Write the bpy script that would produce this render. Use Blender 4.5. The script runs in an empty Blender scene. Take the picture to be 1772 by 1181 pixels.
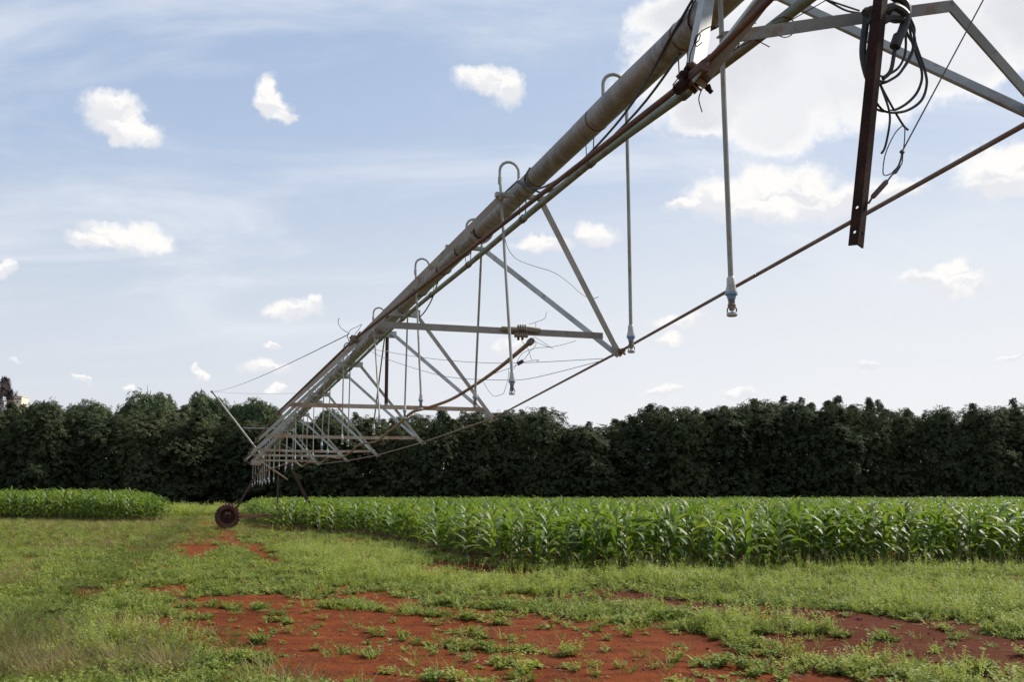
import bpy, math, random
import numpy as np
from mathutils import Vector, Matrix, Euler
R = math.radians
rng = np.random.default_rng(7)
random.seed(7)
scn = bpy.context.scene
COL = scn.collection
# ------------------------------------------------------------------ camera
FPX, HOR, CX, CY, EYE = 1677.0, 860.0, 886.0, 590.5, 1.55
PITCH = math.atan((HOR-CY)/FPX)
cam = bpy.data.cameras.new('camera'); cam.sensor_width = 36; cam.lens = 36*FPX/1772
cam.clip_start = .1; cam.clip_end = 9000
camo = bpy.data.objects.new('camera', cam); COL.objects.link(camo)
camo.location = (0, 0, EYE); camo.rotation_euler = (math.pi/2+PITCH, 0, 0)
scn.camera = camo
# ------------------------------------------------------------------ light
SUN_AZ, SUN_EL = R(56), R(41)          # clockwise from +Y, above the horizon
sd = Vector((math.sin(SUN_AZ)*math.cos(SUN_EL), math.cos(SUN_AZ)*math.cos(SUN_EL), math.sin(SUN_EL)))
sun = bpy.data.lights.new('sun', 'SUN'); sun.energy = 4.8; sun.angle = R(7); sun.color = (1, .95, .86)
suno = bpy.data.objects.new('sun', sun); COL.objects.link(suno)
suno.rotation_euler = sd.to_track_quat('Z', 'Y').to_euler(); suno.location = (20, 10, 30)
scn.view_settings.view_transform = 'Standard'; scn.view_settings.look = 'None'
scn.view_settings.exposure = 0.4; scn.view_settings.gamma = 1
scn.view_settings.use_curve_mapping = False
scn.cycles.max_bounces = 6; scn.cycles.transparent_max_bounces = 8


def pix_dir(x, y):
    a = (x-CX)/FPX; b = (CY-y)/FPX
    return Vector((a, math.cos(PITCH)-b*math.sin(PITCH), math.sin(PITCH)+b*math.cos(PITCH)))


class NT:
    def __init__(s, tree): s.t = tree; s.n = tree.nodes; s.l = tree.links
    def new(s, typ, **kw):
        n = s.n.new(typ)
        for k, v in kw.items(): setattr(n, k, v)
        return n
    def put(s, sock, v):
        if isinstance(v, bpy.types.NodeSocket): s.l.new(v, sock)
        elif v is not None: sock.default_value = v
    def math(s, op, a, b=None, c=None, clamp=False):
        n = s.new('ShaderNodeMath', operation=op); n.use_clamp = clamp
        for i, v in enumerate((a, b, c)): s.put(n.inputs[i], v)
        return n.outputs[0]
    def vmath(s, op, a, b=None, sc=None):
        n = s.new('ShaderNodeVectorMath', operation=op)
        s.put(n.inputs[0], a)
        if b is not None: s.put(n.inputs[1], b)
        if sc is not None: s.put(n.inputs['Scale'], sc)
        return n.outputs[0]
    def noise(s, vec, scale, detail=4, rough=.55, out=0, dist=0):
        n = s.new('ShaderNodeTexNoise'); s.put(n.inputs['Vector'], vec)
        n.inputs['Scale'].default_value = scale; n.inputs['Detail'].default_value = detail
        n.inputs['Roughness'].default_value = rough; n.inputs['Distortion'].default_value = dist
        return n.outputs[out]
    def ramp(s, v, lo, hi, a=0.0, b=1.0, smooth=True):
        n = s.new('ShaderNodeMapRange'); n.interpolation_type = 'SMOOTHSTEP' if smooth else 'LINEAR'
        s.put(n.inputs['Value'], v)
        for k, x in zip(('From Min', 'From Max', 'To Min', 'To Max'), (lo, hi, a, b)): n.inputs[k].default_value = x
        return n.outputs['Result']
    def mix(s, f, a, b):
        n = s.new('ShaderNodeMix', data_type='RGBA'); s.put(n.inputs[0], f)
        for i, v in ((6, a), (7, b)):
            s.put(n.inputs[i], v if isinstance(v, bpy.types.NodeSocket) else (*v[:3], 1))
        return n.outputs[2]


# ------------------------------------------------------------------ world: sky, cirrus, cumulus
world = bpy.data.worlds.new('World'); scn.world = world; world.use_nodes = True
T = NT(world.node_tree); T.n.clear()
outw = T.new('ShaderNodeOutputWorld'); bg = T.new('ShaderNodeBackground'); bg.inputs['Strength'].default_value = .1
T.l.new(bg.outputs[0], outw.inputs[0])
sky = T.new('ShaderNodeTexSky', sky_type='NISHITA'); sky.sun_disc = False
sky.sun_elevation = SUN_EL; sky.sun_rotation = SUN_AZ; sky.air_density = 1.0; sky.dust_density = 1.0; sky.ozone_density = 1.5
tc = T.new('ShaderNodeTexCoord').outputs['Generated']
sep = T.new('ShaderNodeSeparateXYZ'); T.l.new(tc, sep.inputs[0]); dz = sep.outputs[2]
up = T.math('MAXIMUM', dz, 0.0)
# pale veil that thickens to the horizon
vr = T.new('ShaderNodeValToRGB'); T.l.new(up, vr.inputs[0]); cr = vr.color_ramp
for i, (ps, cc_) in enumerate([(0, (.54, .55, .61)), (.13, (.525, .55, .62)), (.20, (.465, .525, .61)), (.33, (.345, .44, .60)), (.48, (.30, .40, .575)), (1, (.22, .33, .52))]):
    el_ = cr.elements[i] if i < 2 else cr.elements.new(ps)
    el_.position = ps; el_.color = (*cc_, 1)
vc = T.vmath('SCALE', vr.outputs[0], sc=9.9)
c1 = T.mix(.80, sky.outputs[0], vc)
sunside = T.vmath('DOT_PRODUCT', tc, (math.sin(SUN_AZ), math.cos(SUN_AZ), 0))
dn = T.new('ShaderNodeVectorMath', operation='DOT_PRODUCT'); T.l.new(tc, dn.inputs[0]); dn.inputs[1].default_value = (math.sin(SUN_AZ), math.cos(SUN_AZ), 0)
hz = T.math('MULTIPLY', T.ramp(dn.outputs['Value'], .1, .9, .25, .92), T.ramp(up, .05, .42, 1, .22))
c1 = T.mix(hz, c1, (6.75, 6.8, 6.95))
# cirrus streaks
inv = T.math('DIVIDE', 1.0, T.math('ADD', up, .16))
flat = T.vmath('SCALE', tc, sc=inv)
mp = T.new('ShaderNodeMapping'); T.l.new(flat, mp.inputs[0]); mp.inputs['Rotation'].default_value = (0, 0, R(12)); mp.inputs['Scale'].default_value = (.7, 1.6, 1)
ci = T.noise(mp.outputs[0], 1.25, 7, .58, dist=.7)
cim = T.math('MULTIPLY', T.ramp(ci, .42, .74, 0, .85), T.ramp(up, .03, .22, 0, 1))
c1 = T.mix(cim, c1, (6.2, 6.5, 7.0))
# cumulus: groups of ellipses round fixed directions
wn1 = T.vmath('SUBTRACT', T.noise(tc, 16, 6, .62, out=1), (.5, .5, .5))
wn2 = T.vmath('SUBTRACT', T.noise(tc, 70, 4, .6, out=1), (.5, .5, .5))
wv = T.vmath('ADD', T.vmath('ADD', tc, T.vmath('SCALE', wn1, sc=.042)), T.vmath('SCALE', wn2, sc=.014))
def cloud(ells):
    acc = None
    for (cx, cy, rx, ry) in ells:
        d = pix_dir(cx, cy).normalized()
        az = math.atan2(d.x, d.y); el = math.asin(d.z)
        k = 1/pix_dir(cx, cy).length/FPX
        m = T.new('ShaderNodeMapping', vector_type='TEXTURE'); T.l.new(wv, m.inputs[0])
        m.inputs['Location'].default_value = d; m.inputs['Rotation'].default_value = (el, 0, -az)
        m.inputs['Scale'].default_value = (rx*k*1.4, 1.0, ry*k*1.4)
        g = T.new('ShaderNodeTexGradient', gradient_type='SPHERICAL'); T.l.new(m.outputs[0], g.inputs[0])
        sx = T.new('ShaderNodeSeparateXYZ'); T.l.new(m.outputs[0], sx.inputs[0])
        hz_ = T.math('MULTIPLY', g.outputs[1], T.math('MULTIPLY_ADD', sx.outputs[2], .5, .5))
        if acc is None: acc, ah = g.outputs[1], hz_
        else: acc = T.math('MAXIMUM', acc, g.outputs[1]); ah = T.math('MAXIMUM', ah, hz_)
    return acc, T.math('DIVIDE', ah, T.math('ADD', acc, .02))
small, smallh = cloud([(190,196,44,36),(214,226,52,19),(213,402,66,25),(266,415,36,19),(158,412,38,15),(6,463,20,13),(466,158,20,24),(478,178,32,20),(496,190,18,14),
  (842,132,48,24),(886,150,26,32),(505,538,50,18),(545,528,14,12),(460,633,42,11),(137,656,17,8),(348,650,14,8),(28,614,10,4),(470,597,20,6),(228,674,14,6),(480,668,16,7),
  (935,426,52,15),(1035,408,36,18),(1245,340,62,34),(1330,330,62,42),(1398,328,56,42),(1480,340,64,30),(1180,352,32,11),(1350,365,120,22),
  (1535,332,54,18),(1722,300,66,46),(1765,282,44,38),(1750,325,60,22),(1645,468,26,20),(1602,487,46,14),(1660,495,52,22),(1172,552,50,13),
  (1510,631,18,8),(890,598,36,11),(1145,680,34,11),(1285,680,30,10),(1160,585,24,14),(1750,616,18,6),
  (2150,300,120,60),(2400,120,150,80),(-260,330,110,45),(-520,120,120,60),(-700,500,120,40),(2700,520,130,40)])
big, bigh = cloud([(1300,110,210,100),(1440,120,190,95),(1345,205,80,55),(1190,30,90,50),(1640,90,110,75),(1560,30,160,60),(1230,190,80,40),(1900,-20,260,110),(1500,-160,300,110)])
edge = T.math('MULTIPLY', T.math('SUBTRACT', T.noise(tc, 26, 8, .62), .5), .8)
ms = T.ramp(T.math('ADD', small, T.math('MULTIPLY', edge, T.ramp(small, 0, .22))), .04, .56, 0, 1)
lit = T.ramp(T.noise(T.vmath('MULTIPLY', wv, (1, 1, 2.2)), 22, 4, .5), .38, .62, 0, 1)
lit = T.ramp(T.math('ADD', smallh, T.math('MULTIPLY', T.math('SUBTRACT', lit, .5), .35)), .30, .62)
ccol = T.mix(lit, (6.2, 6.3, 6.6), (7.6, 7.5, 7.35))
c2 = T.mix(ms, c1, ccol)
mb = T.ramp(T.math('ADD', big, T.math('MULTIPLY', edge, T.ramp(big, 0, .15))), .04, .36, 0, .95)
core = T.math('MULTIPLY', T.ramp(big, .22, .60, 0, 1), T.ramp(T.noise(wv, 7, 4, .5), .36, .62, .45, 1))
bcol = T.mix(core, (7.6, 7.55, 7.5), (5.7, 5.75, 6.1))
c3 = T.mix(mb, c2, bcol)
T.l.new(c3, bg.inputs[0])

# ------------------------------------------------------------------ materials
def mat(name, rough=.6, metal=0.0, spec=.5):
    m = bpy.data.materials.new(name); m.use_nodes = True
    t = NT(m.node_tree); p = m.node_tree.nodes['Principled BSDF']
    p.inputs['Roughness'].default_value = rough; p.inputs['Metallic'].default_value = metal
    p.inputs['Specular IOR Level'].default_value = spec
    return m, t, p


def worn(name, a, b, rust, amt, scale=6, rough=.6, metal=.0, stretch=(1, 1, 1), bump=.2):
    m, t, p = mat(name, rough, metal)
    o = t.new('ShaderNodeTexCoord').outputs['Object']
    v = t.vmath('MULTIPLY', o, stretch)
    n1 = t.noise(v, scale, 5, .6); n2 = t.noise(v, scale*4.3, 5, .65); n3 = t.noise(v, scale*.6, 4, .6)
    c = t.mix(t.ramp(n1, .35, .65), a, b)
    c = t.mix(t.ramp(t.math('ADD', n3, t.math('MULTIPLY', t.math('SUBTRACT', n2, .5), .7)), .62-amt*.5, .74-amt*.35), c, rust)
    c = t.mix(t.ramp(n2, .55, .75, 0, .45), c, tuple(x*.45 for x in a))
    t.l.new(c, p.inputs['Base Color'])
    bp = t.new('ShaderNodeBump'); bp.inputs['Strength'].default_value = bump; bp.inputs['Distance'].default_value = .004
    t.l.new(n2, bp.inputs['Height']); t.l.new(bp.outputs[0], p.inputs['Normal'])
    return m


M_GALV = worn('galvanised_steel', (.40, .415, .385), (.31, .32, .29), (.24, .18, .13), .10, 5, .5, .1)
M_LEG = worn('galvanised_angle', (.35, .355, .33), (.27, .275, .25), (.25, .20, .15), .04, 4, .55, .0)
M_LEG2 = worn('pale_galvanised_angle', (.44, .45, .43), (.34, .35, .33), (.29, .24, .18), .06, 4, .5, .0)
M_TOWER = worn('brown_tower_steel', (.085, .055, .042), (.06, .04, .032), (.12, .06, .035), .3, 5, .8)
M_BAR = worn('rusty_galvanised_bar', (.44, .385, .31), (.37, .30, .22), (.34, .19, .11), .32, 4, .7, .05)
M_RUST = worn('rust_brown_steel', (.14, .088, .068), (.10, .06, .048), (.16, .08, .05), .35, 6, .8)
M_ROD = worn('weathered_rod', (.25, .205, .18), (.19, .145, .125), (.20, .12, .085), .35, 5, .7, .1)
M_GREEN = worn('faded_green_pipe', (.20, .26, .20), (.15, .21, .165), (.16, .13, .09), .28, 4, .6, .05)
M_DARKRUST = worn('dark_rusty_steel', (.042, .021, .016), (.028, .016, .013), (.06, .026, .018), .3, 14, .85)
M_BLACK = worn('black_cable_rubber', (.022, .022, .024), (.03, .03, .03), (.05, .045, .04), .15, 20, .55)
M_WIRE = worn('dull_steel_wire', (.10, .10, .10), (.07, .065, .06), (.10, .06, .04), .3, 20, .6)
M_HOSE = worn('tan_hose_rubber', (.30, .19, .10), (.24, .14, .07), (.16, .09, .05), .35, 6, .7)
M_DROP = worn('drop_pipe_grey', (.31, .32, .29), (.26, .26, .22), (.27, .19, .12), .15, 3, .5, .15)
M_PLAS = worn('grey_plastic', (.50, .51, .50), (.42, .42, .40), (.35, .28, .2), .2, 25, .45)
M_BLUE = worn('blue_plastic', (.16, .30, .46), (.20, .33, .46), (.3, .3, .3), .15, 30, .45)
M_NOZ = worn('brown_nozzle_plastic', (.14, .12, .09), (.10, .09, .075), (.2, .15, .1), .3, 30, .5)
M_TYRE = worn('muddy_tyre_rubber', (.05, .026, .022), (.072, .031, .024), (.12, .04, .024), .4, 5, .95)
M_WOOD = worn('weathered_wood', (.30, .28, .21), (.22, .20, .15), (.14, .11, .08), .3, 12, .9, stretch=(1, 1, 6))
M_DARKRUST.node_tree.nodes['Principled BSDF'].inputs['Specular IOR Level'].default_value = .1
M_BARK = worn('tree_bark', (.10, .085, .065), (.065, .055, .045), (.14, .12, .1), .3, 3, .95)
# main pipe: galvanised with brown streaks round the circumference
m, t, p = mat('weathered_main_pipe', .55, .15)
o = t.new('ShaderNodeTexCoord').outputs['Object']
sp = t.vmath('MULTIPLY', o, (.6, 6.0, .6))
n1 = t.noise(t.vmath('ADD', sp, t.vmath('MULTIPLY', o, (1.2, 0, 2.5))), 2.2, 6, .65); n2 = t.noise(o, 30, 5, .65); n3 = t.noise(o, 1.4, 4, .6)
c = t.mix(t.ramp(n1, .38, .60), (.28, .28, .275), (.155, .15, .14))
c = t.mix(t.ramp(n3, .45, .7, 0, .5), c, (.25, .20, .15))
c = t.mix(t.ramp(n2, .55, .75, 0, .5), c, (.10, .08, .06))
t.l.new(c, p.inputs['Base Color'])
bp = t.new('ShaderNodeBump'); bp.inputs['Strength'].default_value = .3; bp.inputs['Distance'].default_value = .004
t.l.new(n2, bp.inputs['Height']); t.l.new(bp.outputs[0], p.inputs['Normal'])
M_PIPE = m


def leafmat(name, a, b, c3=None, trans=.35, rough=.5, tint_scale=.35, rnd=True, spec=.4):
    m, t, p = mat(name, rough, 0, spec)
    g = t.new('ShaderNodeNewGeometry'); oi = t.new('ShaderNodeObjectInfo')
    n = t.noise(g.outputs['Position'], tint_scale, 3, .6); n2 = t.noise(g.outputs['Position'], 9, 3, .6)
    f = t.math('ADD', t.math('MULTIPLY', oi.outputs['Random'], .5), t.math('MULTIPLY', n, .5))
    c = t.mix(t.ramp(f, .25, .75), a, b)
    if c3: c = t.mix(t.ramp(t.math('ADD', n2, t.math('MULTIPLY', t.math('SUBTRACT', oi.outputs['Random'], .5), .35)), .58, .72, 0, .8), c, c3)
    t.l.new(c, p.inputs['Base Color'])
    tr = t.new('ShaderNodeBsdfTranslucent'); t.l.new(t.mix(1.0, c, c), tr.inputs[0])
    cc = t.vmath('MULTIPLY', c, (1.25, 1.3, .7)); t.l.new(cc, tr.inputs[0])
    mx = t.new('ShaderNodeMixShader'); mx.inputs[0].default_value = trans
    t.l.new(p.outputs[0], mx.inputs[1]); t.l.new(tr.outputs[0], mx.inputs[2])
    t.l.new(mx.outputs[0], m.node_tree.nodes['Material Output'].inputs[0])
    return m


M_CORN = leafmat('corn_leaf_green', (.10, .16, .028), (.15, .205, .032), (.21, .23, .04), .45, .52, .5, spec=.45)
M_STALK = leafmat('corn_stalk_green', (.12, .17, .06), (.16, .19, .07), (.16, .12, .07), .1, .6)
M_WEED = leafmat('feathery_weed_green', (.25, .30, .06), (.33, .37, .085), (.40, .37, .15), .35, .7, .4, spec=.2)
M_LOW = leafmat('low_herb_green', (.16, .21, .045), (.25, .285, .06), (.33, .32, .10), .3, .7, .4, spec=.2)
M_GRASS = leafmat('short_grass_green', (.15, .18, .04), (.23, .24, .06), (.30, .26, .11), .3, .7, .3, spec=.2)
M_DRY = leafmat('dry_grass', (.22, .17, .09), (.30, .22, .12), (.14, .14, .05), .25, .8, .5, spec=.1)
M_STRAW = leafmat('straw_litter', (.22, .14, .07), (.33, .24, .14), (.14, .08, .04), .1, .9, spec=.1)
M_FLOWER = leafmat('white_flower', (.7, .7, .6), (.75, .75, .7), None, .3, .7)
M_TREE = leafmat('dark_tree_leaf', (.052, .066, .032), (.068, .080, .037), (.088, .094, .044), .12, .85, .35, spec=.12)
M_TREE2 = leafmat('far_tree_leaf', (.075, .105, .048), (.09, .12, .055), (.11, .125, .06), .12, .85, .1, spec=.12)
M_PALE = leafmat('pale_tree_leaf', (.10, .115, .06), (.13, .14, .075), (.16, .16, .09), .2, .7, .2, spec=.2)
M_PURPLE = leafmat('purple_tinged_leaf', (.055, .045, .045), (.08, .055, .06), (.04, .055, .03), .15, .7, .3, spec=.2)

# ------------------------------------------------------------------ mesh helpers
class MB:
    def __init__(s): s.v = []; s.f = []; s.n = 0
    def add(s, v, f):
        s.v.extend([tuple(x) for x in v]); s.f.extend([tuple(i+s.n for i in q) for q in f]); s.n += len(v)
    def tube(s, pts, r, seg=8, caps=True):
        pts = [Vector(p) for p in pts]; n = len(pts)
        rr = r if isinstance(r, (list, tuple)) else [r]*n
        vs, fs = [], []; prev = None
        for i, p in enumerate(pts):
            d = (pts[min(i+1, n-1)]-pts[max(i-1, 0)])
            if d.length < 1e-9: d = Vector((0, 0, 1))
            d.normalize()
            if prev is None:
                a = Vector((0, 0, 1)) if abs(d.z) < .9 else Vector((1, 0, 0)); u = a.cross(d).normalized()
            else: u = (prev-d*prev.dot(d)).normalized()
            prev = u; w = d.cross(u)
            for k in range(seg):
                an = 2*math.pi*k/seg; vs.append(p+u*math.cos(an)*rr[i]+w*math.sin(an)*rr[i])
        for i in range(n-1):
            for k in range(seg):
                fs.append((i*seg+k, i*seg+(k+1) % seg, (i+1)*seg+(k+1) % seg, (i+1)*seg+k))
        if caps: fs.append(tuple(range(seg))[::-1]); fs.append(tuple((n-1)*seg+k for k in range(seg)))
        s.add(vs, fs)
    def beam(s, a, b, w, h, upv=(0, 0, 1)):
        a, b = Vector(a), Vector(b); d = (b-a).normalized(); sd_ = d.cross(Vector(upv)).normalized(); u = sd_.cross(d)
        vs = []
        for p in (a, b):
            for x, y in ((-1, -1), (1, -1), (1, 1), (-1, 1)): vs.append(p+sd_*x*w/2+u*y*h/2)
        s.add(vs, [(0, 1, 2, 3), (7, 6, 5, 4), (0, 4, 5, 1), (1, 5, 6, 2), (2, 6, 7, 3), (3, 7, 4, 0)])
    def angle(s, a, b, w, th, n1, n2):
        """L section from a to b; flanges run along n1 and n2 from the heel"""
        a, b = Vector(a), Vector(b); d = (b-a).normalized()
        n1 = Vector(n1); n1 = (n1-d*n1.dot(d)).normalized(); n2 = Vector(n2); n2 = (n2-d*n2.dot(d)-n1*n2.dot(n1)).normalized()
        prof = [(0, 0), (w, 0), (w, th), (th, th), (th, w), (0, w)]
        vs = [p+n1*x+n2*y for p in (a, b) for x, y in prof]
        fs = [(i, (i+1) % 6, (i+1) % 6+6, i+6) for i in range(6)]
        fs += [(0, 3, 2, 1), (0, 5, 4, 3), (6, 7, 8, 9), (6, 9, 10, 11)]
        s.add(vs, fs)
    def lathe(s, prof, c, seg=14):
        """prof: (r,z) list"""
        vs, fs = [], []; c = Vector(c)
        for r, z in prof:
            for k in range(seg):
                an = 2*math.pi*k/seg; vs.append(c+Vector((math.cos(an)*r, math.sin(an)*r, z)))
        for i in range(len(prof)-1):
            for k in range(seg): fs.append((i*seg+k, i*seg+(k+1) % seg, (i+1)*seg+(k+1) % seg, (i+1)*seg+k))
        fs.append(tuple(range(seg))[::-1]); fs.append(tuple((len(prof)-1)*seg+k for k in range(seg)))
        s.add(vs, fs)
    def build(s, name, m, parent=None, smooth=False, loc=(0, 0, 0), link=True):
        me = bpy.data.meshes.new(name); L = Vector(loc)
        me.from_pydata([tuple(Vector(v)-L) for v in s.v], [], s.f); me.update()
        for mm in (m if isinstance(m, (list, tuple)) else [m]): me.materials.append(mm)
        if smooth:
            me.shade_smooth() if hasattr(me, 'shade_smooth') else None
            try: me.set_sharp_from_angle(angle=R(40))
            except Exception: pass
        o = bpy.data.objects.new(name, me); o.location = L
        if parent: o.parent = parent
        if link: COL.objects.link(o)
        return o


def np_mesh(name, V, F, mats, idx=None, smooth=False):
    """V (n,3), F (m,k) all same k"""
    me = bpy.data.meshes.new(name); k = F.shape[1]
    me.vertices.add(len(V)); me.vertices.foreach_set('co', V.astype(np.float32).ravel())
    me.loops.add(F.size); me.loops.foreach_set('vertex_index', F.astype(np.int32).ravel())
    me.polygons.add(len(F)); me.polygons.foreach_set('loop_start', np.arange(0, F.size, k, dtype=np.int32))
    if idx is not None: me.polygons.foreach_set('material_index', idx.astype(np.int32))
    if smooth: me.polygons.foreach_set('use_smooth', np.ones(len(F), bool))
    for m in mats: me.materials.append(m)
    me.update(calc_edges=True); return me


def tag(o, label=None, cat=None, group=None, kind=None):
    if label: o['label'] = label
    if cat: o['category'] = cat
    if group: o['group'] = group
    if kind: o['kind'] = kind
    return o


def empty(name, loc, rz=0):
    o = bpy.data.objects.new(name, None); o.location = loc; o.rotation_euler = (0, 0, rz); o.empty_display_size = .2
    COL.objects.link(o); return o


# value noise in numpy
_perm = rng.permutation(256)
_val = rng.random(256)
def vnoise(x, y):
    xi = np.floor(x).astype(int); yi = np.floor(y).astype(int); fx = x-xi; fy = y-yi
    fx = fx*fx*(3-2*fx); fy = fy*fy*(3-2*fy)
    h = lambda a, b: _val[_perm[(_perm[a & 255]+b) & 255]]
    return (h(xi, yi)*(1-fx)+h(xi+1, yi)*fx)*(1-fy)+(h(xi, yi+1)*(1-fx)+h(xi+1, yi+1)*fx)*fy
def fbm(x, y, o=4):
    r = 0; a = .5; tot = 0
    for i in range(o):
        r = r+a*vnoise(x+i*17.3, y-i*9.1); tot += a; a *= .5; x = x*2.03; y = y*2.03
    return r/tot


# ------------------------------------------------------------------ ground
SLOPE = .0055
def gbase(y): return SLOPE*np.clip(y, -20, 60)
def ground_px(px, py):
    d = pix_dir(px, py); k = -EYE/(d.z-SLOPE*d.y)
    if k < 0 or k*d.y > 60: k = -(EYE-SLOPE*60)/d.z
    return k*d.x, k*d.y
STROKES = []      # (points world, half width m, strength)
def stroke(px, w, st=1.0): STROKES.append((np.array([ground_px(*p) for p in px]), w, st))
stroke([(590,1020),(660,1036),(745,1057)], .28)
stroke([(430,1045),(600,1078),(720,1088),(860,1108),(1000,1128),(1150,1150),(1260,1178)], .98)
stroke([(700,1130),(850,1150),(1050,1175),(1150,1190)], .38, .9)
stroke([(330,1075),(400,1095),(560,1125),(700,1152),(900,1185)], .80)
stroke([(470,1120),(600,1140),(760,1165)], .6)
stroke([(340,1120),(480,1160),(560,1185)], .4, .7)
stroke([(480,1050),(560,1035),(640,1022)], .30, .8)
stroke([(800,1060),(870,1060)], .25)
stroke([(940,1076),(1050,1097),(1150,1117),(1250,1142),(1330,1165)], .55)
stroke([(930,1035),(1020,1034),(1150,1045),(1250,1062),(1400,1068),(1500,1086),(1600,1107),(1772,1125),(1900,1140)], .58)
stroke([(1050,1038),(1200,1050),(1300,1062)], .3)
stroke([(1440,1118),(1560,1130),(1700,1150),(1800,1168)], .6)
stroke([(1560,1095),(1700,1120),(1800,1135)], .35)
stroke([(1165,1133),(1235,1147)], .22)
stroke([(1180,1178),(1240,1185)], .3)
stroke([(740,985),(800,990),(870,993)], .7)
stroke([(560,975),(700,960),(800,985)], .3, .35)
stroke([(322,942),(335,968),(380,968),(440,970)], .26)
stroke([(345,922),(330,950)], .3, .6)
stroke([(392,918),(404,936),(440,955),(485,974)], .24)
stroke([(345,960),(370,935),(400,925)], .2, .8)
stroke([(365,908),(420,912),(500,916)], .8)
stroke([(270,904),(330,903),(360,904)], 1.0, .9)
stroke([(215,952),(240,952)], .5, .8)
stroke([(285,1020),(310,1025)], .3, .7)
stroke([(1700,1045),(1760,1052)], .2, .7)
stroke([(1620,1085),(1772,1075)], .25, .6)
stroke([(590,935),(640,942)], .4, .3)
stroke([(300,940),(230,1000),(120,1040)], .3, .25)
def soil(x, y, raw=False):
    x = np.asarray(x, float); y = np.asarray(y, float); m = np.zeros_like(x)
    wx = x+(fbm(x*1.1+5, y*1.1, 3)-.5)*.9; wy = y+(fbm(x*1.1-9, y*1.1+4, 3)-.5)*1.1
    for P, w, st in STROKES:
        best = np.full(x.shape, 1e9)
        for a, b in zip(P[:-1], P[1:]):
            ab = b-a; tt = np.clip(((wx-a[0])*ab[0]+(wy-a[1])*ab[1])/max(ab@ab, 1e-6), 0, 1)
            dd = np.hypot(wx-a[0]-tt*ab[0], (wy-a[1]-tt*ab[1])); best = np.minimum(best, dd)
        m = np.maximum(m, st*np.clip(1.45-best/w*.95, 0, 1))
    n = fbm(x*2.2, y*2.2, 4)
    m = m+np.clip((n-.56)*2.6, 0, .65)*(y < 60)
    u_ = x*.81-y*.58; v_ = x*.58+y*.81
    isl = np.clip((fbm(u_*.55+3, v_*2.6, 5)-.28)*5.0, .25, 1)
    if raw: return np.clip(m*1.1, 0, 1)      # streaky islands of turf inside the bare tracks
    return np.clip(m*isl*(.58+.95*fbm(u_*3.5, v_*7, 4))-.02, 0, 1)
def gh(x, y):
    x = np.asarray(x, float); y = np.asarray(y, float); near = np.clip(1-y/90, 0, 1)
    return gbase(y)+near*((fbm(x*.35, y*.35, 3)-.5)*.16+(fbm(x*2.1, y*2.1, 3)-.5)*.06)+np.clip(1-y/35, 0, 1)*((fbm(x*7, y*7, 3)-.5)*.035)

def axis(lo, hi, step, far, grow=1.12):
    a = list(np.arange(lo, hi+1e-6, step)); s_ = step; x = hi
    while x < far: s_ *= grow; x += s_; a.append(x)
    s_ = step; x = lo; pre = []
    while x > -far: s_ *= grow; x -= s_; pre.append(x)
    return np.array(pre[::-1]+a)
gx = axis(-9, 11, .085, 4000); gy = []
y_ = 6.5; st_ = .085
while y_ < 5000: gy.append(y_); st_ = .085 if y_ < 20 else st_*1.035; y_ += st_
gy = np.array([-300, -100, -40, -15, -5, 0, 3, 5, 6]+gy)
GX, GY = np.meshgrid(gx, gy); GZ = gh(GX, GY)
V = np.stack([GX, GY, GZ], -1).reshape(-1, 3); nx = len(gx); ny = len(gy)
ii = (np.arange(ny-1)[:, None]*nx+np.arange(nx-1)[None]).ravel()
F = np.stack([ii, ii+1, ii+nx+1, ii+nx], 1)
m, t, p = mat('red_soil_and_turf', .95, 0, .1)
at = t.new('ShaderNodeAttribute', attribute_name='soil'); geo = t.new('ShaderNodeNewGeometry').outputs['Position']
f1 = t.noise(geo, 14, 6, .7); f2 = t.noise(geo, 60, 5, .7); f3 = t.noise(geo, 1.3, 4, .6); f4 = t.noise(geo, 5, 5, .65)
f5 = t.noise(t.vmath('MULTIPLY', geo, (1.0, 3.2, 1)), 1.6, 6, .68)
sc_ = t.mix(t.ramp(f5, .38, .62), (.225, .053, .010), (.14, .029, .006))
ms_ = t.new('ShaderNodeAttribute', attribute_name='moist')
sc_ = t.mix(t.math('MULTIPLY', ms_.outputs['Fac'], .75), sc_, (.080, .017, .005))
sc_ = t.mix(t.ramp(f1, .45, .75, 0, .6), sc_, (.085, .021, .009))
sc_ = t.mix(t.ramp(f2, .6, .8, 0, .45), sc_, (.28, .09, .03))
gr = t.mix(t.ramp(f4, .4, .6), (.085, .10, .03), (.12, .075, .03))
gr = t.mix(t.ramp(f1, .42, .62, 0, .8), gr, (.11, .038, .015))
mk = t.ramp(t.math('ADD', at.outputs['Fac'], t.math('MULTIPLY', t.math('SUBTRACT', f1, .5), .6)), .12, .38)
t.l.new(t.mix(mk, gr, sc_), p.inputs['Base Color'])
bp = t.new('ShaderNodeBump'); bp.inputs['Strength'].default_value = .9; bp.inputs['Distance'].default_value = .06
t.l.new(t.math('ADD', f1, t.math('MULTIPLY', f2, .5)), bp.inputs['Height']); t.l.new(bp.outputs[0], p.inputs['Normal'])
me = np_mesh('ground', V, F, [m], smooth=True)
S = np.where((GY > 5) & (GY < 60), soil(GX, GY, True), .2).ravel()
at_ = me.attributes.new('soil', 'FLOAT', 'POINT'); at_.data.foreach_set('value', S.astype(np.float32))
at_ = me.attributes.new('moist', 'FLOAT', 'POINT'); at_.data.foreach_set('value', np.clip((GX-.9-(13-GY)*.32)/1.2, 0, 1).ravel().astype(np.float32))
go = bpy.data.objects.new('ground', me); COL.objects.link(go); tag(go, 'red soil ground with short green turf reaching the horizon', kind='structure')

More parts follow.
